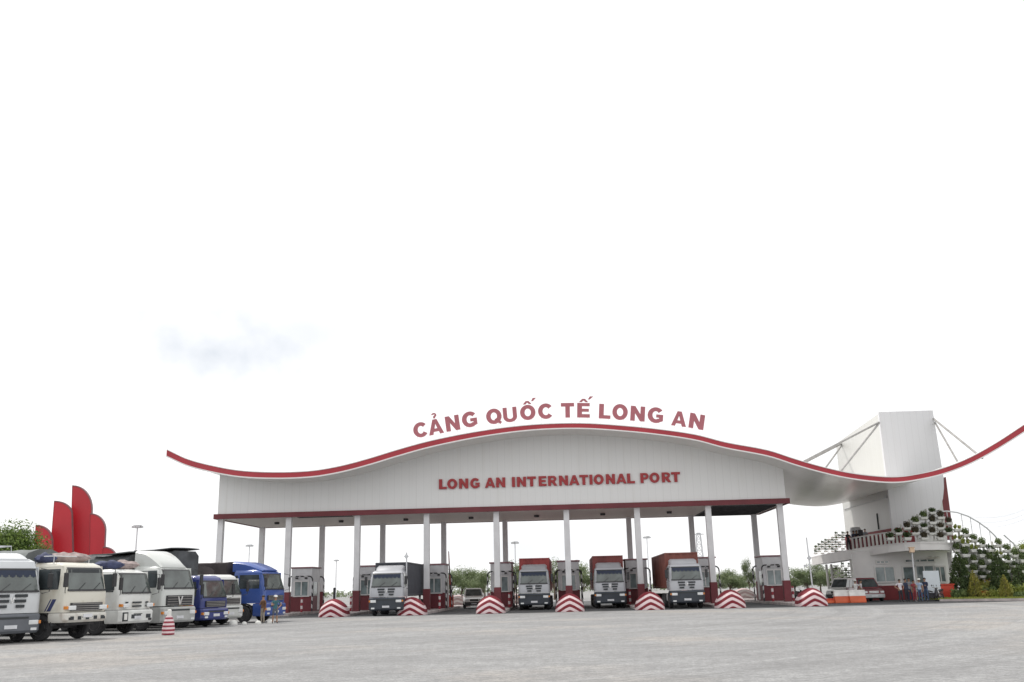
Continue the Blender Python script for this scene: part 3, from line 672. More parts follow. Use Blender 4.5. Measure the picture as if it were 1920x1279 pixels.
    # lattice cell behind
for side in (0, 1):
    mb = MB()
    for px, y in cells:
        if (px < 1792) == (side == 1): continue
        Y = wallY(px); q = at(px, y, Y); r = .355
        for s in (-1, 1): mb.box(q.x+s*r-.025, q.x+s*r+.025, Y-.05, Y+.3, q.z-.05, q.z+.46)
        mb.box(q.x-r+.026, q.x+r-.026, Y-.05, Y+.3, q.z-.05, q.z-.003)
    wb(mb, 'lattice', 'white', tr)
# ramp mass behind lower part
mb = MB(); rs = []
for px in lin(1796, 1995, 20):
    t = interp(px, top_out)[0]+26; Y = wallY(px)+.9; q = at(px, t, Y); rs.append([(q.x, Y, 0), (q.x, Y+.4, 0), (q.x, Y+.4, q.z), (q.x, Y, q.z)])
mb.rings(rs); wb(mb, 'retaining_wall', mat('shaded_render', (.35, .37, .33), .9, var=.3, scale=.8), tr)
# arc rails
def arc_rail(pts, Y, posts, foot):
    mb = MB(); v = [at(a, b, Y) for a, b in pts]; mb.tube(v, .06, 6)
    wb(mb, 'ramp_rail', 'pole', tr, smooth=True)
    for px in posts:
        y = interp(px, pts)[0]; a = at(px, y, Y); mb = MB(); mb.tube([a, (a.x, Y, a.z-foot)], .03, 5); wb(mb, 'rail_post', 'pole', tr, smooth=True)
arc_rail([(1758, 960), (1775, 958.5), (1795, 961), (1815, 968), (1833, 978), (1850, 990), (1864, 1003), (1873, 1014), (1879, 1024)], 84, (1775, 1802, 1819, 1836, 1855, 1867), 1.9)
arc_rail([(1882, 1003), (1891, 1011), (1899, 1018), (1910, 1030)], 86, (1893, 1903), .9)
# far green wall left of the pavilion
fw = thing('green_lattice_wall', (25, 99, 0), 'white pierced screen with small plants behind the left tip of the balcony', 'lattice wall')
FY = 99.0; cl2 = []
px = 1529.; c = 0
while px < 1600:
    top = interp(px, [(1525, 1024), (1540, 1012), (1560, 1000), (1580, 992), (1600, 986)])[0]; y = 1036-(4 if c % 2 else 0)
    while y > top+4: cl2.append((px, y)); y -= 8.6
    px += 6.4; c += 1
px = 1560.; c = 0
while px < 1600:
    y = 1098-(4 if c % 2 else 0)
    while y > 1056: cl2.append((px, y)); y -= 8.6
    px += 6.4; c += 1
mb = MB(); small = [None, None]
for px, y in cl2:
    q = at(px, y, FY)
    mb.box(q.x-.17, q.x+.17, FY-.1, FY+.1, q.z-.17, q.z-.03); mb.box(q.x-.012, q.x+.012, FY+.11, FY+.13, q.z-.25, q.z+.24)
wb(mb, 'lattice', 'white', fw)
for px, y in cl2:
    if rnd.random() < .42: continue
    k = rnd.randrange(2); q = at(px, y, FY)
    if small[k] is None:
        m_ = MB(); leaves(m_, rnd, (0, 0, .1), (.16, .14, .12), 40, .07, .1); small[k] = o = m_.build('small_plant', ('leaf1', 'leaf2')[k])
    else: o = small[k].copy(); COL.objects.link(o)
    o.location = (q.x, FY-.12, q.z); o.scale = (1.15, 1.15, rnd.uniform(1, 1.5))
    tag(o, '%s green plant on the white screen %s the left part of the balcony' % (('light', 'dark')[k], 'above' if y < 1040 else 'below'), 'plant', 'small plants on the white screen')

# ------------------------------------------------------------ garden
gx = lambda px, Y: gr(px, Y).x
mb = MB(); gp = [(gx(1762, 75.5), 75.5), (gx(1800, 74.6), 74.6), (gx(1860, 73), 73), (gx(1925, 71.5), 71.5), (60, 68), (75, 82), (33.5, 84.5), (gx(1790, 83.5), 83.5), (gx(1765, 79), 79)]
mb.prism(gp, lambda x, y: (x, y, 0), lambda x, y: (x, y, .12)); tag(mb.build('garden_lawn', 'grass'), kind='structure')
mb = MB(); kp = gp[:5]; rs = []
for i, (x, y) in enumerate([gp[8]]+kp): rs.append([(x, y-.16, 0), (x, y-.005, 0), (x, y-.005, .17), (x, y-.16, .17)])
mb.rings(rs); tag(mb.build('garden_kerb', 'kerb'), kind='structure')
def cone_tree(name, h, r, mats, seed, n, size, label, group=None):
    t = thing(name, (0, 0, 0), label, 'conifer' if 'cone' in label else 'tree', group); rnd = random.Random(seed)
    mb = MB(); 
    for k in range(n):
        z = h*(1-(1-rnd.random())**.55*1.0) if False else h*(.04+.96*(1-math.sqrt(rnd.random()))); 
        a = rnd.uniform(0, 2*PI); rr = r*(1-z/h)**.75*(1+.18*math.sin(3*a+z*2))*rnd.uniform(.72, 1.06)
        if z < .15*h: rr *= .6+.4*z/(.15*h)
        p = Vector((rr*math.cos(a), rr*math.sin(a), z+.1)); leaves(mb, rnd, p, (.06, .06, .06), 1, size)
    mb.build('crown', mats, t)
    mb = MB(); mb.lathe([(.09, 0), (.07, h*.5), (.02, h*.92)], 7); mb.build('trunk', 'bark', t, smooth=True)
    return t
c1 = cone_tree('topiary_cone', 2.15, .62, 'leaf4', 1, 1500, .07, 'clipped gold green cone shrub on the lawn, left one of the pair')
q = gr(1831, 77); c1.location = q
c2 = copy_tree(c1, gr(1888, 75), 1.3); c2.scale = (.9, .9, .82); c1['group'] = c2['group'] = 'gold green cone shrubs on the lawn'; tag(c2, 'clipped gold green cone shrub on the lawn, right and shorter one of the pair')
d1 = cone_tree('bushy_tree', 3.6, 1.15, 'leaf2', 5, 2600, .12, 'dark green bushy tree at the right corner of the pavilion', 'dark bushy trees in the garden'); d1.location = gr(1806, 79)
d2 = copy_tree(d1, gr(1880, 78), 2.1, scale=(.8, .8, 1.02)); tag(d2, 'dark green bushy tree on the lawn between the two gold green cones')
d3 = copy_tree(d1, gr(1917, 78), 4.1, scale=(.7, .7, .7)); tag(d3, 'small dark bushy tree cut by the right edge of the photo')
d4 = copy_tree(d1, gr(1985, 78), 4.1, scale=(.8, .8, .9)); tag(d4, 'dark green bushy tree beyond the right edge of the photo')
def bush(name, r, m, seed, fl=False, label='', group=None):
    rnd = random.Random(seed); t = thing(name, (0, 0, 0), label, 'bush', group); mb = MB()
    for k in range(7):
        a = rnd.uniform(0, 2*PI); leaves(mb, rnd, (r*.5*math.cos(a), r*.5*math.sin(a), r*rnd.uniform(.35, .75)), (r*.5, r*.5, r*.42), 70, .085, .3)
    mb.build('foliage', m, t)
    mb = MB(); mb.tube([(0, 0, 0), (.03, 0, r*.4)], .03); mb.build('stem', 'bark', t)
    if fl:
        mb = MB(); leaves(mb, rnd, (0, -.1, r*.9), (r*.7, r*.6, r*.35), 40, .06, .5); mb.build('flowers', 'flower', t)
    return t
bb = [bush('garden_bush', .62, 'leaf3', 1), bush('garden_bush', .6, 'leaf4', 2, True), bush('garden_bush', .55, 'leaf1', 3)]
us = [0]*3; lk = ('bright green', 'yellow green red flowered', 'mid green')
for k, (px, Y, s, v) in enumerate([(1847, 78.5, 1, 0), (1858, 77.5, .9, 2), (1866, 79, 1.15, 1), (1874, 77, .8, 0), (1899, 79, 1.1, 1), (1908, 76.5, .9, 0), (1918, 77.5, 1.15, 2), (1840, 80, 1.0, 1), (1855, 80.2, 1.2, 0), (1895, 77.5, .9, 2), (1818, 77.6, .7, 2), (1935, 76, 1.1, 0), (1870, 75.6, .6, 0), (1912, 74.4, .55, 2), (1850, 76.2, .55, 1), (1797, 77.2, .8, 2)]):
    o = bb[v] if not us[v] else copy_tree(bb[v]); us[v] = 1; o.location = gr(px, Y); o.rotation_euler.z = k*1.7; o.scale = (s*1.7, s*1.4, s*2.0)
    spot = 'left of the left gold cone' if px < 1831 else ('between the gold cones' if px < 1888 else 'right of the right gold cone')
    tag(o, '%s low bush in the garden, %s' % (lk[v], spot), 'bush', 'low bushes in the garden')
mb = MB(); rnd = random.Random(7)
for _ in range(6000):
    x = rnd.uniform(gp[0][0], 44); f0 = interp(x, [(a, b) for a, b in gp[:5]])[0]; y = rnd.uniform(f0+.05, f0+5)
    a = rnd.uniform(0, PI); s = .05; mb.add([(x-s*math.cos(a), y-s*math.sin(a), .12), (x+s*math.cos(a), y+s*math.sin(a), .12), (x+rnd.uniform(-.05, .05), y, .12+rnd.uniform(.08, .2))], [(0, 1, 2)])
tag(mb.build('grass', 'leaf3'), 'short green grass on the lawn in front of the planters', 'grass', kind='stuff')
q = gr(1776, 78.5); o = thing('red_box', q, 'bright red orange box standing between the white board and the dark bushy tree', 'box')
mb = MB(); mb.box(-.55, .55, -.3, .3, .05, 1.15); mb.build('box_body', 'redbox', o, bevel=.04)
mb = MB(); mb.box(-.6, .6, -.35, .35, 1.15, 1.24); mb.build('lid', 'redbox', o, bevel=.02)
for s in (-.4, .4):
    mb = MB(); mb.box(s-.06, s+.06, -.25, .25, 0, .05); mb.build('foot', 'black', o)
q = gr(1752, 77.5); o = thing('notice_board', q, 'large blank pale blue board propped upright behind the group of people', 'board', rz=.1)
mb = MB(); mb.box(-.62, .62, -.03, .03, .55, 2.25); mb.build('board_panel', 'board', o)
for s in (-.5, .5):
    mb = MB(); mb.tube([(s, 0.05, 0), (s, .05, 2.2)], .03); mb.build('leg', 'pole', o)
q = gr(1719, 77); o = thing('lamp_post', q, 'slim pale lamp post with a warm square head in front of the pavilion door', 'lamp post')
a, b = at(1719, 1100, 77), at(1710, 1036, 77)
mb = MB(); mb.tube([(0, 0, 0), (b.x-q.x, 0, b.z)], .07, 8, .05); mb.build('pole', 'pole', o, smooth=True)
mb = MB(); z = b.z; x = b.x-q.x; mb.box(x-.17, x+.17, -.17, .17, z, z+.35); mb.box(x-.22, x+.22, -.22, .22, z+.35, z+.41); mb.build('lamp_head', mat('lamp_head', (.72, .52, .36), .5), o, bevel=.02)

# ------------------------------------------------------------ trucks
def wheel(parent, x, y, r=.5, w_=.28, dual=False, side=-1, rimm='rim'):
    mb = MB(); ww = w_*(2.1 if dual else 1); o = thing_part('wheel', parent, (x, y, r))
    mb = MB(); mb.lathe([(r*.58, -ww/2), (r*.86, -ww/2), (r*.97, -ww/2+.04), (r, -ww/2+.09), (r, ww/2-.09), (r*.97, ww/2-.04), (r*.86, ww/2), (r*.58, ww/2), (r*.56, 0)], 26, 'x')
    t = mb.build('tyre', 'rubber', o, smooth=True, ang=35)
    mb = MB(); f = side*ww/2
    mb.lathe([(0, f-side*.12), (r*.2, f-side*.10), (r*.22, f-side*.01), (r*.26, f-side*.10), (r*.48, f-side*.14), (r*.57, f-side*.02), (r*.60, f+side*.006), (r*.60, -f)], 20, 'x')
    for k in range(8):
        a = k*PI/4; mb.lathe([(0, 0), (.03, 0), (.03, side*.04), (0, side*.04)], 6, 'x', o=(f-side*.11, r*.36*math.cos(a), r*.36*math.sin(a)))
    mb.build('rim', rimm, o, smooth=True, ang=35)
def thing_part(name, parent, loc):
    # a small hub mesh carries tyre and rim
    mb = MB(); mb.lathe([(0, -.05), (.06, -.05), (.06, .05), (0, .05)], 8, 'x'); o = mb.build(name, 'chassis', parent); o.location = loc; return o

def truck(name, label, loc, rz, body, p):
    """front at y=0 facing -Y, x to the viewer's right. p: dict of proportions"""
    t = thing(name, loc, label, 'truck', p.get('group'), rz); W = p.get('w', 1.22); h = p.get('h', 3.0); zb = p.get('zb', 1.0)   # half width, roof height, body bottom
    zw0, zw1 = p.get('zw', (1.75, 2.62)); Lc = p.get('L', 1.9); rk = p.get('rake', .30); bodym = body; lowm = p.get('low', 'chassis')
    tab = [(zb, .0, W), (zw0-.12, .0, W), (zw0, .05, W-.01), (zw1, rk, W-.07), (h-.12, rk+.14, W-.11), (h, rk+.38, W-.22)]
    Rf = lambda z: interp(z, tab)
    rs = []
    zz = [zb, zb+.06, 1.35, zw0-.12, zw0, (zw0+zw1)/2, zw1, (zw1+h)/2, h-.12, h-.04, h]
    for z in zz:
        yf, hw = Rf(z); r = p.get('r', .22); q = []
        if z > h-.05: yf += .02; hw -= .0
        for cx_, cy_, a0 in ((-hw+r, yf+r, PI), (hw-r, yf+r, 1.5*PI), (hw-.06, Lc-.06, 0), (-hw+.06, Lc-.06, .5*PI)):
            rr = r if a0 in (PI, 1.5*PI) else .06
            for k in range(4):
                a = a0+k*PI/6; q.append((cx_+rr*math.cos(a), cy_+rr*math.sin(a)*(.8 if rr > .1 else 1), z))
        rs.append(q)
    mb = MB(); mb.rings(rs); cab = mb.build('cab_body', bodym, t, smooth=True, ang=38)
    fr = lambda u, v, o: (u, Rf(v)[0]-o+.0, v)
    wx = W-.17
    # windscreen follows the front, wrapped slightly at its ends
    def fw_(u, v, o):
        yf, hw = Rf(v); e = max(0, abs(u)-(hw-.24)); return (u*(hw-.03)/(W-.03), yf-o+e*e*1.6, v)
    mb = MB(); mb.slab(fw_, lin(-wx, wx, 13), lin(zw0, zw1, 4), -.01, .014); ws = mb.build('windscreen', p.get('glass', 'glass'), t, smooth=True, ang=30)
    mb = MB(); mb.slab(fw_, lin(-wx-.04, wx+.04, 13), [zw0-.06, zw0+.015], -.01, .022); mb.slab(fw_, lin(-wx-.04, wx+.04, 13), [zw1-.015, zw1+.06], -.01, .022)
    mb.build('windscreen_seal', 'black', ws, smooth=True, ang=30)
    for s in (-.5, .35): mb = MB(); mb.tube([(s, Rf(zw0)[0]-.04, zw0-.02), (s+.42, Rf(zw0+.3)[0]-.035, zw0+.28)], .012, 4); mb.build('wiper', 'black', ws)
    if p.get('curtain'):
        mb = MB(); us = lin(-wx+.02, wx-.02, 29)
        for i in range(28):
            d = .17+.10*abs(math.sin(i*PI/4)); mb.slab(fw_, us[i:i+2], [zw1-d-.03, zw1-.02], .016, .026)
        mb.build('windscreen_pelmet', mat('pelmet_navy', (.03, .04, .07), .8), ws)
    # doors and side windows
    for s in (-1, 1):
        sd_ = lambda u, v, o: (s*(Rf(v)[1]+o), u, v)
        y0, y1 = .30+rk*.15, Lc-.35
        mb = MB(); mb.slab(sd_, [y0, y1], [zb+.1, zw0, zw1+.12], -.01, .012); d = mb.build('door', bodym, t, bevel=.008)
        g0 = lambda u, v, o: (s*(Rf(v)[1]+o), max(u, Rf(v)[0]+.24), v)
        mb = MB(); mb.slab(g0, lin(y0+.10, y1-.07, 4), lin(zw0+.02, zw1, 3), .0, .020); mb.build('door_window', 'glass', d)
        mb = MB(); mb.box(*sorted((s*(W+.012), s*(W+.04))), y1-.28, y1-.1, zw0-.2, zw0-.15); mb.build('handle', 'black', d)
        mb = MB(); xm = s*(W+.20)
        if p.get('rear_glass', True) and Lc > 1.8:
            mb2 = MB(); mb2.slab(sd_, [y1+.07, Lc-.1], [zw0+.1, zw1-.02], .0, .012); mb2.build('rear_side_window', 'glass', t)
        mb.tube([(s*(W-.1), .12, zw1+.05), (xm, -.12, zw1-.02), (xm, -.12, zw0-.05), (s*(W-.02), .08, zw0-.12)], .018, 5); mr = mb.build('mirror_arm', 'black', t)
        mb = MB(); mb.box(xm-.10, xm+.10, -.17, -.07, zw0+.10, zw0+.68); mb.build('mirror', p.get('mir', 'black'), mr, bevel=.03)
    # lower front, bumper, lamps
    bz0 = p.get('bz0', .38); bm_ = p.get('bumper', 'chassis')
    mb = MB(); e = .06; r = .12
    rr = lambda y0_, hw, z: [(-hw, .82, z), (-hw, y0_+.16, z), (-hw+.10, y0_+.03, z), (-hw+.3, y0_, z), (hw-.3, y0_, z), (hw-.10, y0_+.03, z), (hw, y0_+.16, z), (hw, .82, z)]
    bt_ = p.get('bt', zb-.02)
    mb.rings([rr(-.02, W-.04, bz0), rr(-e-.03, W+.01, bz0+.10), rr(-e-.03, W+.02, bt_-.08), rr(-e+.03, W+.0, bt_)]); bu = mb.build('bumper', bm_, t, smooth=True, ang=30)
    lz = p.get('lz', (bz0+bt_)/2+.03)
    for s in (-1, 1):
        mb = MB(); mb.box(s*(W-.32)-.2, s*(W-.32)+.2, -e-.055, -e+.05, lz-.09, lz+.09); hl = mb.build('headlight', 'lamp', t, bevel=.03)
        mb = MB(); mb.box(*sorted((s*(W-.10), s*(W-.01))), -e-.02, -e+.14, lz-.05, lz+.07); mb.build('indicator', 'orange', hl)
        mb = MB(); mb.box(s*(W-.3)-.12, s*(W-.3)+.12, -e-.045, -e+.05, bz0+.1, bz0+.2); mb.build('fog_light', p.get('fog', 'lamp'), hl)
    mb = MB(); mb.box(-.25, .25, -e-.06, -e+.0, bz0+.18, bz0+.32); mb.build('number_plate', 'plate', bu)
    mb = MB(); mb.box(-.7, .7, -e-.045, -e+.0, bt_-.2, bt_-.12) if p.get('slotb', True) else mb.box(-.3, .3, -e-.04, -e, bt_-.2, bt_-.17)
    mb.build('bumper_slot', 'dark', bu)
    if p.get('holes'):
        for x in (-.86, -.45, 0, .45, .86):
            mb = MB(); z = (bz0+bt_)/2-.02; mb.box(x-.09, x+.09, -e-.05, -e, z-.07, z+.07); mb.build('fog_lamp_recess', 'dark', bu)
    if p.get('plates'):
        z = (bz0+bt_)/2; mb = MB(); mb.box(-1.05, -.70, -e-.045, -e, z-.2, z+.2); f = mb.build('bumper_frame', 'dark', bu); mb = MB(); mb.box(-.98, -.77, -e-.052, -e-.046, z-.14, z+.14); mb.build('frame_plate', 'white', f)
        for x in (-.3, .05, .75): mb = MB(); mb.box(x-.16, x+.16, -e-.045, -e, z-.09, z+.09); mb.build('fog_lamp_recess', 'dark', bu)
    for s in (-1, 1):
        mb = MB(); mb.box(*sorted((s*(W-.25), s*(W+.01))), .84, 1.02, .42, .5); mb.box(*sorted((s*(W-.25), s*(W+.01))), .84, 1.02, .72, .8); mb.build('step', 'black', t)
    if p.get('mask'):
        mb = MB(); mb.slab(fw_, lin(-wx+.02, wx-.02, 9), [zw1-.16, zw1-.02], .0145, .02); mb.build('windscreen_band', 'dark', ws)
    # grille
    gz = p.get('gz', (zb+.12, zw0-.22)); gs = p.get('grille', 'slots')
    if gs == 'slots':
        dz = (gz[1]-gz[0]); mb = MB()
        for s in (-1, 1):
            for k in (0, 1, 2):
                z0 = gz[1]-dz*.34*(k+.15)-dz*.16; x0, x1 = .12+.07*(k == 2), .62-.05*k
                mb.box(*sorted((s*x0, s*x1)), -.022, .03, z0, z0+dz*.19)
        g = mb.build('grille', 'dark', t)
        mb = MB(); z = gz[1]-dz*.42; mb.add([(-.1, -.035, z+.12), (-.02, -.035, z-.1), (.02, -.035, z-.1), (.1, -.035, z+.12), (.05, -.035, z+.12), (0, -.045, z-.02), (-.05, -.035, z+.12)], [tuple(range(7))])
        mb.build('emblem', 'chrome', g)
    elif gs == 'black':
        mb = MB(); mb.box(-W+.3, W-.3, -.03, .04, gz[0], gz[1]); g = mb.build('grille', 'black', t, bevel=.02)
        mb = MB(); n = 4
        for k in range(n): z = gz[0]+(gz[1]-gz[0])*(k+.5)/n; mb.box(-W+.36, W-.36, -.045, -.031, z-.012, z+.012)
        mb.build('grille_bar', 'rim', g)
        if p.get('emb'):
            mb = MB(); z = (gz[0]+gz[1])/2; mb.add([(-.2, -.06, z+.2), (-.06, -.06, z-.22), (.06, -.06, z-.22), (.2, -.06, z+.2), (.1, -.06, z+.2), (0, -.07, z-.05), (-.1, -.06, z+.2)], [tuple(range(7))]); mb.build('emblem', 'chrome', g)
    elif gs == 'small':
        mb = MB()
        for s in (-1, 0, 1):
            for k in (0, 1): w2 = .3 if s == 0 else .07; mb.box(s*.72-w2, s*.72+w2, -.022, .03, gz[0]+.03+.17*k, gz[0]+.10+.17*k)
        mb.build('grille', 'dark', t)
    if p.get('stripe'):
        sd2 = lambda u, v, o: (-(W+o), u+.5*(v-1.2), v)
        mb = MB(); mb.slab(lambda u, v, o: (-(W+.013+o), u-.55*(v-1.2), v), [.72, .92], [1.18, 1.66], 0, .004); mb.slab(lambda u, v, o: (-(W+.013+o), u-.55*(v-1.2), v), [.98, 1.04], [1.18, 1.66], 0, .004); mb.build('door_stripe', mat('stripe_blue', (.04, .05, .14), .5), t)
    if p.get('flame'):
        rn = random.Random(2)
        for k in range(4):
            y = .75+.22*k; z = 1.15+.09*(k % 2); mb = MB(); q = [(y+.14*math.cos(a)*(1+.4*(j % 2)), z+.09*math.sin(a)*(1+.4*(j % 2))) for j, a in enumerate([2*PI*i/10 for i in range(10)])]
            mb.prism(q, lambda u, v: (-(W+.013), u, v), lambda u, v: (-(W+.018), u, v)); mb.build('decal', mat('decal_paint', ((.62, .12, .04), (.65, .45, .06))[k % 2], .5), t)
    # wheels and chassis
    wr = p.get('wr', .50); fy = p.get('fy', 1.38)
    for s in (-1, 1): wheel(t, s*(W-.16), fy, wr, .28, side=s)
    Lt = p.get('Lt', 9.5)
    for yy in p.get('ry', (Lt-3.0, Lt-1.75)):
        for s in (-1, 1): wheel(t, s*(W-.28), yy, wr, .28, True, s)
    mb = MB()
    for s in (-1, 1): mb.box(s*.45-.05, s*.45+.05, .2, Lt-.3, .78, 1.0)
    mb.box(-.95, .95, fy-.06, fy+.06, wr-.06, wr+.06); mb.box(-1.1, 1.1, Lc+.15, Lc+1.2, .55, .98); mb.box(-.8, .8, .3, Lc, .6, .98)
    for s in (-1, 1):   # mudguards
        mb.rings([[(s*(W-.32), fy+(wr+.1)*math.cos(a), wr+(wr+.1)*math.sin(a)), (s*(W-.02), fy+(wr+.1)*math.cos(a), wr+(wr+.1)*math.sin(a)), (s*(W-.02), fy+(wr+.14)*math.cos(a), wr+(wr+.14)*math.sin(a)), (s*(W-.32), fy+(wr+.14)*math.cos(a), wr+(wr+.14)*math.sin(a))] for a in lin(.1, PI-.1, 9)])
    mb.build('chassis', 'chassis', t)
    mb = MB(); mb.box(-W+.04, -W+.55, Lc+.3, Lc+1.25, .5, 1.0); mb.build('fuel_tank', 'steel', t, bevel=.08)
    # fairing on the roof
    fa = p.get('fair')
    if fa:
        hw = W-.2; y0, y1, z1, m_ = fa; rs = []
        for k in range(6):
            u = k/5; y = y0+(y1-y0)*u; z = h+(z1-h)*math.sin(u*PI/2)**.9; a = hw-.12*(1-u)
            rs.append([(-a, y, h-.08), (-a, y, max(h-.07, z-.12)), (-a+.15, y, z), (a-.15, y, z), (a, y, max(h-.07, z-.12)), (a, y, h-.08)])
        mb = MB(); mb.rings(rs); mb.build('roof_fairing', m_, t, smooth=True, ang=50)
    vs = p.get('visor')
    if vs:
        mb = MB(); mb.slab(lambda u, v, o: (u, rk-.28+o*.2+(v-zw1)*.9, v+o), lin(-W+.12, W-.12, 6), [zw1-.02, zw1+.2], 0, .02); mb.build('sun_visor', vs, t)
    if p.get('rooflamps', False):
        for x in (-.7, -.35, 0, .35, .7): mb = MB(); mb.box(x-.06, x+.06, rk+.25, rk+.35, h-.03, h+.05); mb.build('marker_lamp', 'orange', cab)
    # load
    cg = p.get('cargo')
    if cg:
        kind, y0, y1, z0, z1, hw, m_ = cg
        if kind == 'container':
            mb = MB(); n = int((y1-y0)/.14); ps = []
            for k in range(n+1):
                d = (0, 0, .04, .04)[k % 4]; ps.append((y0+.1+(y1-y0-.2)*k/n, d))
            for s in (-1, 1): mb.rings([[(s*(hw-.02-d), y, z0+.15), (s*(hw-.02-d), y, z1-.1), (s*(hw-.1), y, z1-.1), (s*(hw-.1), y, z0+.15)] for y, d in ps])
            m2 = int(2*hw/.14); fx = [(-hw+.1+(2*hw-.2)*k/m2, (0, 0, .04, .04)[k % 4]) for k in range(m2+1)]
            for yy, s in ((y0, 1), (y1, -1)): mb.rings([[(x, yy+s*(.02+d), z0+.15), (x, yy+s*(.02+d), z1-.1), (x, yy+s*.1, z1-.1), (x, yy+s*.1, z0+.15)] for x, d in fx])
            mb.box(-hw+.02, hw-.02, y0+.02, y1-.02, z1-.099, z1-.02)
            c = mb.build('container', m_, t)
            mb = MB()
            for s in (-1, 1):
                mb.box(*sorted((s*hw, s*(hw-.11))), y0-.01, y0+.1, z0, z1); mb.box(*sorted((s*hw, s*(hw-.11))), y1-.1, y1, z0, z1)
                mb.box(*sorted((s*hw, s*(hw-.08))), y0+.1, y1-.1, z1-.1, z1-.002); mb.box(*sorted((s*hw, s*(hw-.08))), y0+.1, y1-.1, z0, z0+.16)
            mb.box(-hw+.11, hw-.11, y0-.005, y0+.09, z1-.11, z1-.003); mb.box(-hw+.11, hw-.11, y0-.005, y0+.09, z0, z0+.16)
            mb.build('container_frame', p.get('cfm', m_), c, bevel=.01)
        elif kind == 'tarp':
            mb = MB(); rs = []; rn = random.Random(5); arch = p.get('arch', .25); n = 14; sag = p.get('sag', .03)
            for k in range(n+1):
                y = y0+(y1-y0)*k/n; b = sag if k % 2 else 0; bz = rn.uniform(0, .03)
                rs.append([(-hw+b, y, z0), (-hw+b*1.5, y, (z0+z1)/2), (-hw+.02+b, y, z1-arch), (-hw+.28, y, z1-arch*.4-b), (-.35, y, z1-b-bz), (.35, y, z1-b-bz), (hw-.28, y, z1-arch*.4-b), (hw-.02-b, y, z1-arch), (hw-b*1.5, y, (z0+z1)/2), (hw-b, y, z0)])
            mb.rings(rs); c = mb.build('tarpaulin', m_, t, smooth=True, ang=50)
            mb = MB(); mb.box(-hw, hw, y0, y1, .98, z0+.001) if z0 > 1 else None
            for k in range(8):
                y = y0+.3+(y1-y0-.6)*k/7
                for s in (-1, 1): mb.box(*sorted((s*(hw), s*(hw+.03))), y-.04, y+.04, 1.0, z0)
            mb.build('cargo_side', p.get('side', 'chassis'), t)
        elif kind == 'wingtarp':    # tarpaulin with an upswept front wind board
            mb = MB(); mb.rings([[(-hw, y, z0), (-hw, y, z1-.25), (-hw+.3, y, z), (hw-.3, y, z), (hw, y, z1-.25), (hw, y, z0)] for y, z in [(y0+(y1-y0)*k/10, z1-(.05 if k % 2 else 0)) for k in range(11)]])
            c = mb.build('tarpaulin', m_, t, smooth=True, ang=50)
            mb = MB(); mb.box(-hw-.02, hw+.02, y0+.2, y1, .98, z0+.002); mb.build('cargo_side', p.get('side', 'chassis'), t)
            mb = MB(); mb.slab(lambda u, v, o: (u, v, z1+.02+.05*math.cos(u)+o+(.10*((y0+1.2-v)/1.8) if v < y0+1.2 else 0)), lin(-hw, hw, 6), [y0-.02, y0+.1, y0+.6, y0+1.2, y0+2.6], 0, .05); mb.build('wind_board', p.get('wind', 'chassis'), c, smooth=True)
    return t

# trucks waiting in the lanes
SILVER = paint('silver_truck_paint', (.44, .45, .48), .4, metal=.1)
LB = mat('lower_bumper_blue_grey', (.04, .048, .062), .5, var=.2, scale=2)
base = dict(w=1.22, h=3.12, zb=1.28, bt=1.26, zw=(2.02, 2.86), L=2.1, rake=.24, grille='slots', gz=(1.34, 1.88), curtain=True, bumper=LB, glass='glass_l', fair=(.75, 1.9, 3.5, SILVER), lz=1.0,
            Lt=14, ry=(4.6, 5.9, 12, 13.2), group='silver trucks driving out through the toll lanes')
def lane_truck(px, Y, label, cg, **k):
    d = dict(base); d.update(k); d['cargo'] = cg; q = at(px, 1100, Y); return truck('container_truck', label, (q.x, Y, 0), k.get('rz', 0), SILVER, d)
DG = mat('box_dark_grey', (.065, .07, .085), .6, var=.15, scale=1)
RB = mat('container_bright_red', (.30, .045, .045), .6, var=.25, scale=1.2); BR = mat('container_brown_red', (.20, .065, .05), .65, var=.25, scale=.8)
lane_truck(724, 69.0, 'silver truck with a dark grey box body, leftmost in the toll lanes', ('container', 2.2, 13.5, 1.3, 3.72, 1.22, DG), ry=(4.6, 11, 12.2))
lane_truck(1001, 76.5, 'silver truck with a bright red container, left one of the middle pair', ('container', 2.4, 14, 1.4, 4.0, 1.22, RB))
lane_truck(1144, 76.5, 'silver truck with a red container, right one of the middle pair', ('container', 2.4, 14, 1.4, 4.05, 1.22, mat('container_red', (.21, .05, .045), .6, var=.25, scale=1.2)))
lane_truck(1288, 71.0, 'silver truck with a long brown red container, rightmost in the toll lanes', ('container', 2.4, 14, 1.4, 3.98, 1.22, BR))

# trucks parked side by side on the left
CRM = paint('cream_truck_paint', (.66, .64, .56), .4, dirt=(.50, .45, .36)); WHT = paint('white_truck_paint', (.72, .73, .71), .35, dirt=(.60, .58, .52)); WH2 = paint('off_white_truck_paint', (.60, .62, .60), .35, dirt=(.48, .49, .46))
BLU = paint('deep_blue_truck_paint', (.028, .042, .19), .35); BL2 = paint('bright_blue_truck_paint', (.04, .09, .32), .35); SLV = paint('silver_white_paint', (.62, .64, .66), .35)
TD = mat('tarpaulin_charcoal', (.075, .08, .085), .8, var=.35, scale=1.5, bump=.2); TG = mat('tarpaulin_grey', (.15, .165, .165), .8, var=.25, scale=1.2); TK = mat('tarpaulin_brown_black', (.06, .05, .052), .8, var=.4, scale=1)
GPK = 'trucks parked side by side left of the gate'
def park(px, Y, rz, body, label, name='parked_truck', **p):
    q = gr(px, Y); p['group'] = GPK; return truck(name, label, (q.x, Y, 0), R(rz), body, p)
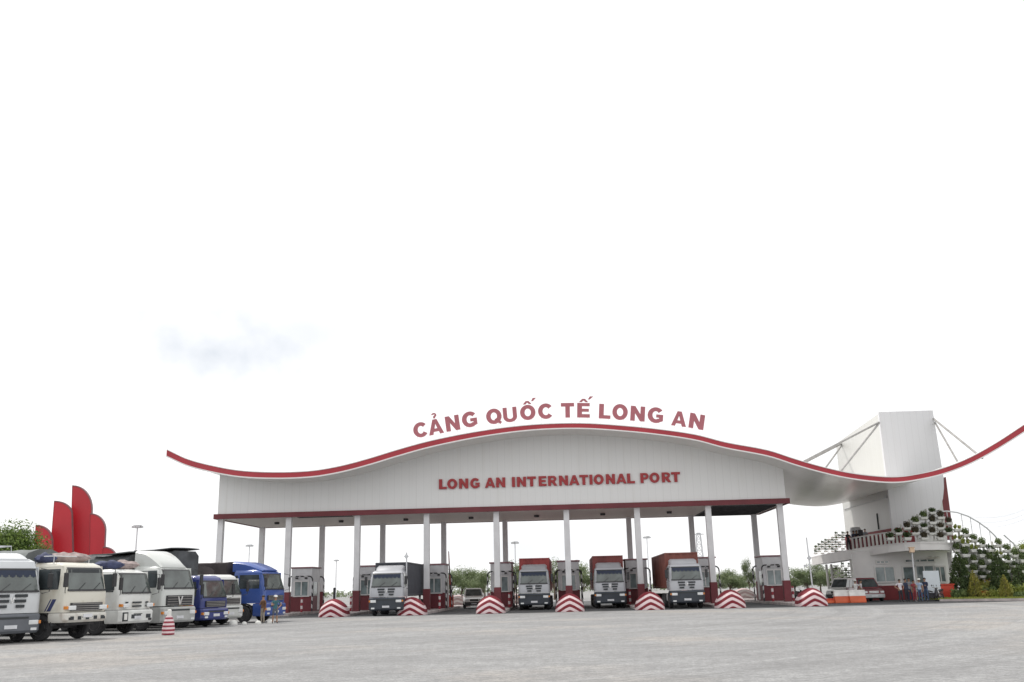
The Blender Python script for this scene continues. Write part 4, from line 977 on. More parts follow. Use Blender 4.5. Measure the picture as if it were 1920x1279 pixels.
park(14, 38.2, 58, SLV, 'silver white truck cut by the left edge, first in the parked row', w=1.24, h=3.3, zb=1.15, zw=(2.02, 2.85), bt=1.13, L=2.1, bumper=mat('bumper_slate', (.13, .14, .16), .5), glass='glass_l', grille='slots', gz=(1.3, 1.9), fair=(.6, 1.9, 3.58, SLV), arch=.5, cargo=('tarp', 2.6, 9.5, 1.9, 3.75, 1.2, TG), mir='black', curtain=True)
park(157, 40.6, 74, CRM, 'cream truck with a blue slanted door stripe, second in the parked row', w=1.2, h=3.15, zb=1.12, zw=(2.03, 2.88), L=2.0, r=.16, rake=.22, bz0=.72, wr=.53, bumper=mat('white_bumper', (.66, .65, .60), .5, dirt=(.45, .4, .35), var=.1), glass='glass_l', grille='black', gz=(1.16, 1.5), stripe=True, bt=1.1, lz=1.3, slotb=False, holes=True, mask=True, fog='black', fy=1.30, cargo=('tarp', 2.5, 9.5, 1.9, 3.8, 1.2, TG), arch=.5)
park(253, 45.8, 76, WHT, 'white truck with a white bumper and bundles on its roof, third in the parked row', w=1.18, h=2.97, zb=1.12, bz0=.5, zw=(1.90, 2.74), L=2.0, r=.26, bumper=mat('white_bumper_clean', (.70, .71, .69), .5), glass='glass_l', grille='small', gz=(1.2, 1.55), bt=1.1, plates=True, slotb=False, lz=1.3, fog='black', cargo=('tarp', 2.5, 9.5, 1.9, 3.5, 1.2, TG))
park(333, 50.2, 70, WH2, 'tall white truck with black grille and big white roof fairing, fourth in the parked row', w=1.24, h=3.2, zb=1.2, zw=(2.1, 2.98), L=2.1, r=.18, bumper=mat('bumper_silver_grey', (.42, .43, .42), .45), glass='glass_l', grille='black', gz=(1.22, 1.72), emb=True, bt=1.15, fair=(.5, 2.2, 4.05, WH2), lz=.85, cargo=('wingtarp', 2.5, 9.5, 1.9, 3.85, 1.2, TD), wind=TG)
park(402, 53.7, 72, BLU, 'deep blue truck with a low cab, fifth in the parked row', w=1.14, h=2.75, zb=1.0, zw=(1.62, 2.42), L=1.9, r=.2, bumper=BLU, glass='glass_l', grille='black', gz=(1.06, 1.38), bt=.98, flame=True, cargo=('wingtarp', 2.3, 9.5, 1.8, 4.15, 1.2, TD), wind=TD)
park(430, 56.8, 70, WHT, 'white truck cab half hidden behind the deep blue one, sixth in the parked row', w=1.15, h=2.85, zb=1.1, zw=(1.75, 2.5), L=1.9, bumper=WH2, glass='glass_l', grille='black', gz=(1.16, 1.5), bt=1.08, cargo=('tarp', 2.3, 9.5, 1.8, 3.4, 1.18, TK))
park(515, 60.6, 76, BL2, 'tall bright blue truck with a roof fairing, last in the parked row beside two people', w=1.22, h=3.15, zb=1.15, zw=(2.0, 2.85), L=2.3, r=.2, bumper=BL2, glass='glass_l', grille='black', gz=(1.3, 1.6), bt=1.13, fair=(.45, 2.5, 3.7, BL2), visor=None, cargo=('tarp', 2.8, 10, 1.3, 3.72, 1.22, TK), arch=.1, mir='black', fy=1.5)

# bundles on cab roofs
def bundle(px, py, Y, label, m, seed, sx=.7):
    q = at(px, py, Y); rnd = random.Random(seed); mb = MB(); n = 10; rs = []
    for k in range(n):
        u = k/(n-1); r = max(.02, .22*math.sin(PI*min(1, max(0, u)))**.5)
        rs.append([(sx*(u-.5)*2*.6+rnd.uniform(-.03, .03), .3*r/.22*math.cos(a)*rnd.uniform(.8, 1.1), .16+r*.8*math.sin(a)*rnd.uniform(.75, 1.15)) for a in [2*PI*j/9 for j in range(9)]])
    mb.rings(rs); o = mb.build('cloth_bundle', m, smooth=True, ang=60); o.location = q; o.rotation_euler.z = .3
    return tag(o, label, 'bundle')
# positions given on the cab roofs, found from the trucks themselves
def on_roof(tr_, x, y, z): 
    return tr_.matrix_basis @ Vector((x, y, z))
pk = {o['label'].split(',')[0]: o for o in COL.objects if o.get('group') == GPK}
def put(o, key, x, y, z):
    o.location = on_roof(pk[key], x, y, z); return o
RG = mat('ragged_tarp_grey_pink', (.33, .27, .26), .9, var=.4, scale=5); NB = mat('tarp_navy', (.05, .06, .12), .85, var=.4, scale=5)
k2 = 'cream truck with a blue slanted door stripe'; k3 = 'white truck with a white bumper and bundles on its roof'
put(bundle(0, 0, 10, 'rolled grey pink tarpaulin tied on the roof of the cream truck', RG, 1, 1.2), k2, .25, 1.55, 3.13).scale = (1.35, 1.2, 1.5)
put(bundle(0, 0, 10, 'small navy bundle at the rear of the cream truck roof', NB, 2, .6), k2, -.75, 1.7, 3.13).scale = (1.2, 1.2, 1.4)
put(bundle(0, 0, 10, 'navy rolled tarpaulin on the near side of the white cab roof', NB, 3, 1.0), k3, -.55, 1.35, 2.95).scale = (1.2, 1.2, 1.4)
put(bundle(0, 0, 10, 'pinkish ragged bundle on the far side of the white cab roof', RG, 4, 1.1), k3, .45, 1.4, 2.95).scale = (1.2, 1.2, 1.5)
# thin pipe rack over the cream cab
mb = MB()
for yy in (1.0, 1.9): mb.tube([(-1.0, yy, 3.1), (-1.0, yy, 3.42), (1.0, yy, 3.42), (1.0, yy, 3.1)], .022, 5)
for xx in (-1.0, 1.0): mb.tube([(xx, 1.0, 3.42), (xx, 1.9, 3.42)], .022, 5)
mb.build('roof_rack', 'pole', pk[k2])
# rail frame on the first truck's load
t0 = pk['silver white truck cut by the left edge']
mb = MB(); mb.tube([(-1.1, 2.6, 3.9), (-1.1, 9, 3.9)], .03); mb.tube([(1.1, 2.6, 3.9), (1.1, 9, 3.9)], .03)
for k in range(6):
    y = 2.6+k*1.28; mb.tube([(-1.15, y, 3.3), (-1.1, y, 3.9), (1.1, y, 3.9), (1.15, y, 3.3)], .025)
mb.build('rail_frame', 'pole', t0)

# small domes and the striped drum in front of the parked trucks
o = thing('striped_drum', gr(315, 43.5), 'red and white striped drum with a white pipe on top, before the tall white truck', 'bollard')
mb = MB(); mb.lathe([(.0, 0), (.27, .02), (.27, .3), (.24, .5), (.17, .72), (.12, .82), (0, .83)], 18); mb.build('drum_body', band_mat('drum_stripe', (.28, .03, .05), (.75, .6, .62), .17), o, smooth=True)
mb = MB(); mb.lathe([(.09, .8), (.09, 1.08), (.05, 1.1), (0, 1.1)], 12); mb.build('pipe', 'white', o, smooth=True, ang=30)
dm = None
for k, (px, py_, lb) in enumerate([(437, 1, 'before the white half hidden truck'), (458, 0, 'at the near wheel of the bright blue truck'), (484, 0, 'left of the person in the brown jacket'), (507, 0, 'between the two people by the blue truck')]):
    if dm is None: mb = MB(); mb.lathe([(.26, 0), (.26, .08), (.2, .2), (.1, .26), (0, .27)], 14); o = dm = mb.build('white_dome', 'white', smooth=True)
    else: o = copy_tree(dm)
    o.location = gr(px, 56.5+.3*k); s = (1.0, .6, .7, .8)[k]; o.scale = (s,)*3
    tag(o, 'low white stone dome on the asphalt %s' % lb, 'dome', 'low white domes by the parked trucks')

# ------------------------------------------------------------ cars
def car(name, label, loc, rz, body, L_=4.7, W=.93, h=1.78, hood=1.1, tail=4.5, belt=1.05, grp=None, pick=False, steel_b=False):
    t = thing(name, loc, label, 'car', grp, rz)
    prof = [(0.06, .42, .78), (.0, .5, .86), (.04, .80, .98), (.25, .92, .98), (hood, 1.0, .98)]
    rs = []
    for y, zt_, wf in [(.0, .72, .80), (.06, .84, .90), (.3, .93, .97), (hood, belt, 1), (L_*.5, belt+.02, 1), (L_-.4, belt+.03, 1), (L_-.08, belt-.02, .96), (L_, .9, .9)]:
        a = W*wf; z0 = .36 if .2 < y < L_-.2 else .44
        rs.append([(-a+.06, y, z0), (-a, y, z0+.1), (-a, y, zt_-.16), (-a+.08, y, zt_), (a-.08, y, zt_), (a, y, zt_-.16), (a, y, z0+.1), (a-.06, y, z0)])
    mb = MB(); mb.rings(rs); mb.build('body', body, t, smooth=True, ang=40)
    yb = 3.0 if pick else L_-.12; a0, a1 = W-.06, W-.2
    g = [(-a0, hood-.05, belt-.03), (a0, hood-.05, belt-.03), (a0, yb, belt), (-a0, yb, belt)]; g2 = [(-a1, hood+.75, h), (a1, hood+.75, h), (a1, yb-.25, h-.02), (-a1, yb-.25, h-.02)]
    mb = MB(); mb.rings([g, g2]); cb = mb.build('cabin', body, t, bevel=.06)
    A, B, C_, D = [Vector(x) for x in g]; A2, B2, C2, D2 = [Vector(x) for x in g2]
    def pane(nm, p, q, r, s, o, u0, u1, v0=.12, v1=.86):
        f = lambda u, v, off: tuple((p*(1-u)+q*u)*(1-v)+(s*(1-u)+r*u)*v+o*off)
        mb = MB(); mb.slab(f, [u0, u1], [v0, v1], -.005, .014); mb.build(nm, 'glass', cb)
    pane('windscreen', A, B, B2, A2, Vector((0, -.7, .5)), .06, .94)
    pane('side_window', D, A, A2, D2, Vector((-1, 0, .2)), .05, .30); pane('side_window', D, A, A2, D2, Vector((-1, 0, .2)), .34, .62); pane('side_window', D, A, A2, D2, Vector((-1, 0, .2)), .66, .92)
    pane('side_window', B, C_, C2, B2, Vector((1, 0, .2)), .08, .34); pane('side_window', B, C_, C2, B2, Vector((1, 0, .2)), .38, .66); pane('side_window', B, C_, C2, B2, Vector((1, 0, .2)), .7, .95)
    for s in (-1, 1):
        for y in (.95, L_-1.0): wheel(t, s*(W-.10), y, .36, .22, side=s)
        mb = MB(); mb.box(s*(W-.28)-.15, s*(W-.28)+.15, -.01, .15, .66, .82); mb.build('headlight', 'lamp', t, bevel=.04)
        mb = MB(); mb.box(*sorted((s*(W+.0), s*(W+.2))), hood+.25, hood+.37, belt, belt+.17); mb.build('mirror', body, t, bevel=.03)
    mb = MB(); mb.box(-.38, .38, -.015, .1, .64, .82); mb.build('grille', 'chrome' if steel_b else 'black', t, bevel=.02)
    mb = MB(); mb.rings([[(-W*.9, .02, .3), (-W*.8, -.08, .3), (W*.8, -.08, .3), (W*.9, .02, .3)], [(-W*.92, .02, .58), (-W*.8, -.1, .58), (W*.8, -.1, .58), (W*.92, .02, .58)]]); bp = mb.build('bumper', 'steel' if steel_b else 'chassis', t, bevel=.02)
    mb = MB(); mb.box(-.24, .24, -.125, -.095, .38, .49); mb.build('number_plate', 'plate', bp)
    mb = MB(); mb.box(-W+.12, W-.12, .3, L_-.3, .25, .4); mb.build('underbody', 'black', t)
    return t
WC = paint('white_car_paint', (.72, .72, .70), .3); RC = paint('maroon_car_paint', (.16, .03, .04), .3)
car('pickup', 'white pickup driving through the gate, in the open lane left of the middle', gr(889, 88.5), .12, WC, 5.1, pick=True)
car('parked_car', 'dark maroon off road car with pale bumper in front of the pavilion', gr(1641, 79.6), .02, RC, 4.6, h=1.85, steel_b=True)
car('parked_car', 'white off road car standing side on behind the orange and white barriers', gr(1568, 84.5), -.62, WC, 4.6, h=1.9)
# barriers
bz = None
for k, (px, Y, lb) in enumerate([(1555, 77.6, 'red orange plastic road barrier lying nearest the striped nose'), (1580, 77.4, 'orange and white plastic road barrier in the middle of the three'), (1608, 77.2, 'orange and white plastic road barrier nearest the maroon car')]):
    q = gr(px, Y); o = thing('road_barrier', q, lb, 'barrier', 'plastic road barriers beside the rightmost nose', .05)
    pr_ = lambda w_, z: [(-.62, -w_, z), (.62, -w_, z), (.62, w_, z), (-.62, w_, z)]
    zl = (.22, .5, .5)[k]
    mb = MB(); mb.rings([pr_(.25, 0), pr_(.25, .12), pr_(.19, zl)]); mb.build('barrier_base', 'barrier_o', o, bevel=.03)
    if k: mb = MB(); mb.rings([pr_(.185, .502), pr_(.12, .78), pr_(.12, .95)]); mb.build('barrier_top', 'barrier_w', o, bevel=.03)
    else: mb = MB(); mb.rings([pr_(.18, .222), pr_(.12, .36)]); mb.build('barrier_top', 'redbox', o, bevel=.03)

# motorbikes
def motorbike(label, loc, rz, body, s=1):
    t = thing('motorbike', loc, label, 'motorbike', 'parked motorbikes', rz)
    for y in (-.62, .62):
        o = thing_part('wheel', t, (0, y, .29)); mb = MB(); mb.tube([(0, .26*math.cos(a), .26*math.sin(a)) for a in [2*PI*k/20 for k in range(20)]], .04, 6, closed=True); mb.build('tyre', 'rubber', o, smooth=True)
        mb = MB()
        for k in range(6): a = k*PI/3; mb.tube([(0, 0, 0), (0, .24*math.cos(a), .24*math.sin(a))], .014, 4)
        mb.build('spokes', 'rim', o)
    mb = MB(); mb.rings([[(-w_, y, z0), (w_, y, z0), (w_*.7, y, z1), (-w_*.7, y, z1)] for y, w_, z0, z1 in ((-.5, .06, .55, .95), (-.38, .17, .35, .98), (-.25, .1, .32, .6), (.1, .12, .34, .62), (.3, .14, .5, .74), (.7, .1, .62, .78), (.85, .05, .66, .76))])
    mb.build('fairing', body, t, smooth=True, ang=50)
    mb = MB(); mb.rings([[(-w_, y, z), (w_, y, z), (w_*.8, y, z+.09), (-w_*.8, y, z+.09)] for y, w_, z in ((-.1, .09, .64), (.1, .13, .70), (.6, .14, .77), (.8, .1, .8))]); mb.build('seat', 'black', t, smooth=True)
    mb = MB(); mb.tube([(-.34, -.32, 1.02), (-.12, -.42, .98), (.12, -.42, .98), (.34, -.32, 1.02)], .018, 6); mb.tube([(0, -.42, .97), (0, -.6, .5), (0, -.62, .3)], .03, 6); mb.build('handlebar', 'chrome', t)
    mb = MB(); mb.box(-.12, .12, -.2, .25, .2, .42); mb.build('engine', 'chassis', t, bevel=.03)
    mb = MB(); mb.lathe([(.0, 0), (.07, .01), (.07, .06), (0, .07)], 10, 'y', (0, -.55, .86)); mb.build('headlight', 'lamp', t)
    for q_ in (-.42, .42):
        mb = MB(); mb.lathe([(0, 0), (.05, .0), (.05, .02), (0, .02)], 8, 'y', (q_*.8, -.34, 1.16)); mb.tube([(q_*.7, -.35, 1.02), (q_*.8, -.34, 1.14)], .008, 4); mb.build('mirror', 'black', t)
motorbike('dark motorbike parked in front of the blank pale board, left of the other', gr(1748, 76.6), .9, mat('bike_dark', (.05, .05, .06), .4))
motorbike('grey and red motorbike parked between the pale board and the red box', gr(1762, 77), -.7, mat('bike_grey', (.22, .09, .09), .4))
motorbike('black motorbike parked behind the chevron nose, right of the last booth', gr(1494, 87), 1.2, mat('bike_black', (.03, .03, .035), .4))
motorbike('maroon motorbike parked behind the chevron nose, near the white car', gr(1509, 88), .8, mat('bike_maroon', (.2, .04, .05), .4))

# ------------------------------------------------------------ people
def person(label, loc, rz, shirt, trousers, ht=1.66, arms=('down', 'down'), stride=.0, bare=False, cap=None, lean=0, sleeves='short', shoes='black'):
    s = ht/1.75; J = {}
    hip = Vector((0, 0, .93)); J['pel'] = (hip, .125)
    J['bel'] = (Vector((0, lean*.3, 1.08)), .12); J['che'] = (Vector((0, lean*.7-.01, 1.28)), .145); J['nec'] = (Vector((0, lean-.0, 1.46)), .06); J['jaw'] = (Vector((0, lean-.025, 1.555)), .072); J['hea'] = (Vector((0, lean-.015, 1.64)), .093); J['top'] = (Vector((0, lean, 1.70)), .07)
    Ed = [('pel', 'bel'), ('bel', 'che'), ('che', 'nec'), ('nec', 'jaw'), ('jaw', 'hea'), ('hea', 'top')]
    hands = []
    for i, sx in enumerate((-1, 1)):
        st = stride*sx; n = str(i)
        J['th'+n] = (Vector((sx*.095, 0, .86)), .095); J['kn'+n] = (Vector((sx*.11, -st*.5-.02, .49)), .062); J['an'+n] = (Vector((sx*.12, -st+.02, .09)), .045); J['to'+n] = (Vector((sx*.14, -st-.15, .04)), .036)
        Ed += [('pel', 'th'+n), ('th'+n, 'kn'+n), ('kn'+n, 'an'+n), ('an'+n, 'to'+n)]
        sh = Vector((sx*.19, lean, 1.40))
        a = arms[i]
        if a == 'down': el, wr = sh+Vector((sx*.05, .02, -.29)), sh+Vector((sx*.06, -.05, -.53))
        elif a == 'hip': el, wr = sh+Vector((sx*.22, .08, -.24)), sh+Vector((sx*.02, -.08, -.40))
        elif a == 'fold': el, wr = sh+Vector((sx*.05, -.06, -.27)), sh+Vector((-sx*.18, -.24, -.20))
        elif a == 'up': el, wr = sh+Vector((sx*.16, -.14, -.12)), sh+Vector((sx*.02, -.20, .12))
        else: el, wr = sh+Vector((sx*.06, -.12, -.25)), sh+Vector((sx*.03, -.36, -.22))
        d = (wr-el).normalized(); pa = wr+d*.08
        J['sh'+n] = (sh, .062); J['el'+n] = (el, .044); J['wr'+n] = (wr, .030); J['pa'+n] = (pa, .034)
        Ed += [('che', 'sh'+n), ('sh'+n, 'el'+n), ('el'+n, 'wr'+n), ('wr'+n, 'pa'+n)]; hands.append((wr, pa, d, sx))
    keys = list(J); me = bpy.data.meshes.new('sk'); me.from_pydata([J[k][0] for k in keys], [(keys.index(a), keys.index(b)) for a, b in Ed], [])
    o = bpy.data.objects.new('sk', me); COL.objects.link(o); md = o.modifiers.new('s', 'SKIN'); sv = me.skin_vertices[0].data
    for k, v in zip(keys, sv): r = J[k][1]; v.radius = (r*(1.25 if k in ('che', 'pel', 'bel') else 1), r*(.85 if k in ('che', 'pel', 'bel') else 1)); v.use_root = (k == 'pel')
    ss = o.modifiers.new('u', 'SUBSURF'); ss.levels = ss.render_levels = 2
    bpy.context.view_layer.update(); dg = bpy.context.evaluated_depsgraph_get(); em = o.evaluated_get(dg).to_mesh()
    mb = MB(); mb.v = [tuple(v.co) for v in em.vertices]; mb.f = [list(p.vertices) for p in em.polygons]
    for p in em.polygons:
        c = p.center; z = c.z; ax = abs(c.x); head = z > 1.45
        arm = any(((c-Vector(J['el'+n][0])).length < .15 or (c-Vector(J['wr'+n][0])).length < .16 or (c-Vector(J['pa'+n][0])).length < .13) for n in '01') and ax > .12 or (any((c-h_[1]).length < .12 for h_ in hands) and c.y < -.12)
        if head: m = 2
        elif arm and z > .55: m = 2 if sleeves == 'short' else 0
        elif z > .93: m = 0
        elif z > (.50 if bare else .10): m = 1
        elif z > .10: m = 2
        else: m = 3
        if (c-hands[0][1]).length < .07 or (c-hands[1][1]).length < .07: m = 2
        mb.m.append(m)
    o.evaluated_get(dg).to_mesh_clear(); bpy.data.objects.remove(o)
    mb.mi = 2
    for wr, pa, d, sx in hands:
        sd_ = d.cross(Vector((sx, 0, .01))).normalized(); cu = Vector((-sx, 0, 0))
        for k in range(4):
            b = pa+sd_*(k-1.5)*.018; l = (.065, .075, .07, .055)[k]; mb.tube([b, b+d*l*.5+cu*.006, b+d*l+cu*.022], .009, 5, .006)
        b = wr+d*.03+sd_*-.03; mb.tube([b, b+d*.03-sd_*.025+cu*.01, b+d*.06-sd_*.03+cu*.025], .010, 5, .007)
    h0 = J['hea'][0]; mb.tube([h0+Vector((0, -.085, .02)), h0+Vector((0, -.118, -.025)), h0+Vector((0, -.09, -.03))], .012, 5)
    for sx in (-1, 1): mb.tube([h0+Vector((sx*.085, .01, .02)), h0+Vector((sx*.105, .02, 0)), h0+Vector((sx*.085, .01, -.03))], .012, 5)
    body = mb.build('person', [shirt, trousers, 'skin', shoes], smooth=True, ang=80)
    body.location = loc; body.rotation_euler.z = rz; body.scale = (s, s, s); tag(body, label, 'person')
    mb = MB(); rs = []
    for k in range(7):
        a = -.15+k/6*(PI/2+.15); r = .112*math.cos(a)+.001; rs.append([(h0.x+r*math.cos(b)*.95, h0.y+.012+r*math.sin(b)*1.08+(.0 if math.sin(b) > -.5 else .028*(1-k/6)), h0.z+.0+.115*math.sin(a)+(.03 if math.sin(b) < -.3 else 0)*(1-k/6)) for b in [2*PI*j/14 for j in range(14)]])
    mb.rings(rs); mb.build('hair', 'hair', body, smooth=True)
    for sx in (-1, 1):
        mb = MB(); c = h0+Vector((sx*.034, -.088, .012)); mb.box(c.x-.012, c.x+.012, c.y-.008, c.y, c.z-.006, c.z+.006); mb.build('eye', 'hair', body)
    mb = MB(); c = h0+Vector((0, -.085, -.06)); mb.box(-.022, .022, c.y-.008, c.y+.006, c.z-.005, c.z+.005); mb.build('mouth', mat('lips', (.28, .1, .09), .6) if 'lips' not in bpy.data.materials else bpy.data.materials['lips'], body)
    if cap:
        mb = MB(); mb.lathe([(.128, .03), (.127, .08), (.10, .135), (0, .15)], 14, o=(h0.x, h0.y+.01, h0.z)); mb.rings([[(-.08, -.10, .03), (.08, -.10, .03), (.08, -.1, .045), (-.08, -.1, .045)], [(-.06, -.2, .02), (.06, -.2, .02), (.06, -.2, .03), (-.06, -.2, .03)]])
        for i in range(len(mb.v)-8, len(mb.v)): v = mb.v[i]; mb.v[i] = (v[0]+h0.x, v[1]+h0.y, v[2]+h0.z)
        mb.build('cap', cap, body, smooth=True, ang=40)
    return body
def cloth(n, c): return mat(n, c, .85, var=.2, scale=6)
C = {k: cloth(k, v) for k, v in dict(brown=(.17, .09, .05), khaki=(.33, .29, .24), teal=(.05, .14, .17), shorts=(.10, .11, .14), wshirt=(.68, .64, .68), darkp=(.035, .035, .045), navy=(.045, .055, .10), grey=(.28, .29, .32), redc=(.32, .06, .07), lblue=(.36, .45, .58), jeans=(.07, .11, .19), black=(.03, .03, .035), white=(.75, .75, .74), blue=(.10, .22, .5)).items()}
person('person in a brown jacket and pale trousers standing beside the bright blue truck', gr(492, 57.6), -.6, C['brown'], C['khaki'], 1.62, ('fold', 'down'), sleeves='long')
person('person in a teal shirt and dark shorts by the front of the bright blue truck', gr(515, 57.0), .5, C['teal'], C['shorts'], 1.58, ('fwd', 'hip'), .1, bare=True, cap='white')
person('person in a white shirt with hands on hips, leftmost of the standing group', gr(1690.5, 76), .3, C['wshirt'], C['darkp'], 1.68, ('hip', 'hip'))
person('person in dark clothes standing second from the left in the group', gr(1701.5, 76.6), .6, C['navy'], C['darkp'], 1.72, ('fold', 'down'), sleeves='long')
person('taller person in a grey shirt in the group, seen between dark and red clothes', gr(1708.5, 78.5), -.4, C['grey'], C['navy'], 1.76, ('down', 'fwd'))
person('person in red clothes standing in the middle of the group', gr(1716.5, 76.9), .2, C['redc'], C['redc'], 1.6, ('down', 'fold'))
person('person in a white cap, light blue shirt and jeans in the group', gr(1727.5, 75.6), -.5, C['lblue'], C['jeans'], 1.68, ('fwd', 'down'), .08, cap='white')
person('person in dark blue clothes standing at the left edge of the blank board', gr(1738.5, 76.2), -.8, C['navy'], C['jeans'], 1.74, ('fwd', 'fwd'), sleeves='long')
person('person in a white shirt leaning behind the barriers, left of the maroon car, facing away', gr(1607, 79.6), 2.6, C['white'], C['black'], 1.7, ('hip', 'fwd'), cap='white')
person('person in a pale shirt and dark hair right behind the barriers beside the maroon car', gr(1617, 79.9), 1.2, C['wshirt'], C['black'], 1.7, ('hip', 'down'))
def bust_at(px, Y, zb, *a, **k):
    o = person(*a, **k); q = at(px, 1000, Y); o.location = (q.x, Y, zb); return o
zsl = edge_at(1600).z
for px, lb, c in ((1589, 'person in black on the balcony, leftmost, at the end of the railing', 'black'), (1600, 'person in black on the balcony in front of the water tank', 'navy'), (1606, 'person in dark clothes on the balcony just right of the water tank', 'black'), (1622, 'person in a grey shirt alone on the balcony against the tower', 'grey')):
    bust_at(px, 87.8 if px < 1610 else 86.6, edge_at(px).z, lb, (0, 0, 0), .3, C[c], C['darkp'], 1.62, ('fwd', 'fwd'), sleeves='long')

# ------------------------------------------------------------ red petal monument
mo = thing('petal_monument', (at(135, 1040, 105).x, 105, 0), 'tall red monument of upright rounded petals rising behind the parked trucks', 'monument')
def petal(pts, Y, th=.3):
    v = [at(a, b, Y) for a, b in pts]; v = [(p.x, p.z) for p in v]
    lo = [(v[-1][0], 0), (v[0][0], 0)]; poly = v+lo
    mb = MB(); mb.prism(poly, lambda x, z: (x, Y, z), lambda x, z: (x, Y+th, z)); o = wb(mb, 'petal', 'petal', mo)
    mb = MB(); rs = [[(x, Y-.04, z), (x, Y+th+.04, z), (x, Y+th+.04, z+.12), (x, Y-.04, z+.12)] for x, z in v]; mb.rings(rs); e = mb.build('petal_rim', 'edge', o)
def arcp(x0, y0, x1, y1, n=9, k=1.0):     # quarter round falling to the right
    return [(x0+(x1-x0)*math.sin(PI/2*i/n), y1-(y1-y0)*math.cos(PI/2*i/n)) for i in range(n+1)]
petal([(132, 1035), (135.5, 912)]+arcp(137, 912, 171.5, 955)+[(169, 1040)], 105.0)
petal([(94, 1035), (101.5, 941)]+arcp(103, 941, 134, 965)+[(136, 1035)], 103.9)
petal([(168, 1040), (169, 965)]+arcp(170, 964.5, 197, 995)+[(195, 1040)], 104.1)
petal([(63, 1035), (67, 986)]+arcp(68, 986, 97, 1015)+[(97, 1035)], 102.6)
petal([(192, 1040), (193, 1027)]+arcp(194, 1027, 216, 1045)+[(216, 1055)], 102.8)

# ------------------------------------------------------------ trees
def tree(label, seed, h, r, lm, n=2600, size=.22, dense=1):
    rnd = random.Random(seed); t = thing('tree', (0, 0, 0), label, 'tree', 'trees behind the gate')
    mb = MB(); th = h*.38; mb.tube([(0, 0, 0), (.05, 0, th*.5), (-.05, .05, th), (.1, 0, h*.7)], .03*h, 8, .012*h)
    cs = []
    for k in range(9):
        a = rnd.uniform(0, 2*PI); rr = r*rnd.uniform(.25, .68); z = h*rnd.uniform(.42, .82); c = Vector((rr*math.cos(a), rr*math.sin(a), z)); cs.append((c, r*rnd.uniform(.32, .52)))
        mb.tube([(0, 0, th*rnd.uniform(.6, 1)), c*.55+Vector((0, 0, th*.25)), c], .012*h, 5, .003*h)
    cs.append((Vector((0, 0, h*.84)), r*.42)); cs.append((Vector((0, 0, h*.62)), r*.6))
    mb.build('trunk', 'bark', t, smooth=True)
    mb = MB()
    for c, q in cs: leaves(mb, rnd, c, (q, q, q*.75), int(n/len(cs)*.7), size, .35); leaves(mb, rnd, c+Vector((0, 0, q*.2)), (q*1.2, q*1.2, q*.85), int(n/len(cs)*.3), size*.9, .8)
    mb.build('crown', lm, t); return t
def place(t, px, Y, h0, pytop, lab, wide=1, first=False):
    q = gr(px, Y); z = at(px, pytop, Y).z; s = z/h0; o = t if first else copy_tree(t); o.location = q; o.rotation_euler.z = (px*.7) % 6.28; o.scale = (s*wide, s*wide, s); tag(o, lab, 'tree', 'trees behind the gate'); return o
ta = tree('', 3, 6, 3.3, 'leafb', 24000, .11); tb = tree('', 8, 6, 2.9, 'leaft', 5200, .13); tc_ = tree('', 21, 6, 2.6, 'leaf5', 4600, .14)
big = place(ta, 14, 84, 6.35, 976, 'large bright green tree behind the first parked truck, left of the red monument', 1.0, True)
place(ta, -60, 88, 6.35, 985, 'bright green tree cut by the left edge of the photo', 1.0)
F = [True, True]
def pt(k, *a, **b):
    t = (tb, tc_)[k]; o = place(t, a[0], a[1], 6.2, a[2], a[3], first=F[k], **b); F[k] = False
pt(0, 846, 150, 1066, 'green tree behind the gate, left of the white pickup, leftmost of its clump', wide=1.2); pt(0, 866, 155, 1060, 'tallest green tree of the clump left of the white pickup', wide=1.1); pt(1, 890, 170, 1068, 'pale green tree straight behind the white pickup', wide=1.2)
pt(0, 908, 150, 1066, 'green tree just left of the fourth booth, behind the gate', wide=1.0); pt(1, 828, 190, 1076, 'small pale tree seen beside the booth right of the dark grey box truck')
pt(0, 965, 150, 1050, 'green tree between the fourth booth and the bright red container'); pt(0, 1040, 140, 1044, 'dark green tree right of the bright red container truck', wide=.9); pt(1, 1052, 150, 1060, 'pale tree beside the booth between the two middle trucks')
pt(0, 1092, 140, 1052, 'green tree left of the second middle truck'); pt(1, 1180, 170, 1078, 'pale low tree behind the booth right of the middle trucks')
pt(1, 1352, 150, 1072, 'pale green tree right of the column beside the brown container truck', wide=1.3); pt(0, 1370, 120, 1064, 'round green tree behind the gate, left of the last booth', wide=1.25); pt(0, 1386, 130, 1072, 'smaller green tree just left of the last booth and its thin neighbour')
pt(0, 1407, 112, 1043, 'slender tall green tree against the last back column', wide=.42); pt(0, 1492, 120, 1062, 'green tree right of the last front column', wide=1.2); pt(0, 1516, 125, 1064, 'green tree behind the tall pole near the green screen', wide=1.2)
pt(1, 1540, 125, 1052, 'pale green tree at the left end of the green screen', wide=1.1); pt(1, 1575, 130, 1058, 'pale green tree behind the posts under the balcony', wide=1.3); pt(0, 1478, 140, 1075, 'low green tree in the gap behind the last front column', wide=1.2)
pt(0, 1560, 118, 1066, 'green tree between the white posts under the balcony', wide=1.3)
pt(0, 1935, 110, 1012, 'green tree beyond the garden, past the right edge of the photo')
# distant low belt of trees on the horizon: reads as one mass
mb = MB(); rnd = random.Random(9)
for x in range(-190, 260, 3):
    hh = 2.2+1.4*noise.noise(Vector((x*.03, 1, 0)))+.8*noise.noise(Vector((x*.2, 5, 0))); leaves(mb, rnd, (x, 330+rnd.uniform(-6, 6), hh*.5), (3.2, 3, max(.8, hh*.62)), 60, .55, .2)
tag(mb.build('distant_trees', 'leaf5'), 'low distant belt of trees along the horizon behind the gate', 'trees', kind='stuff')

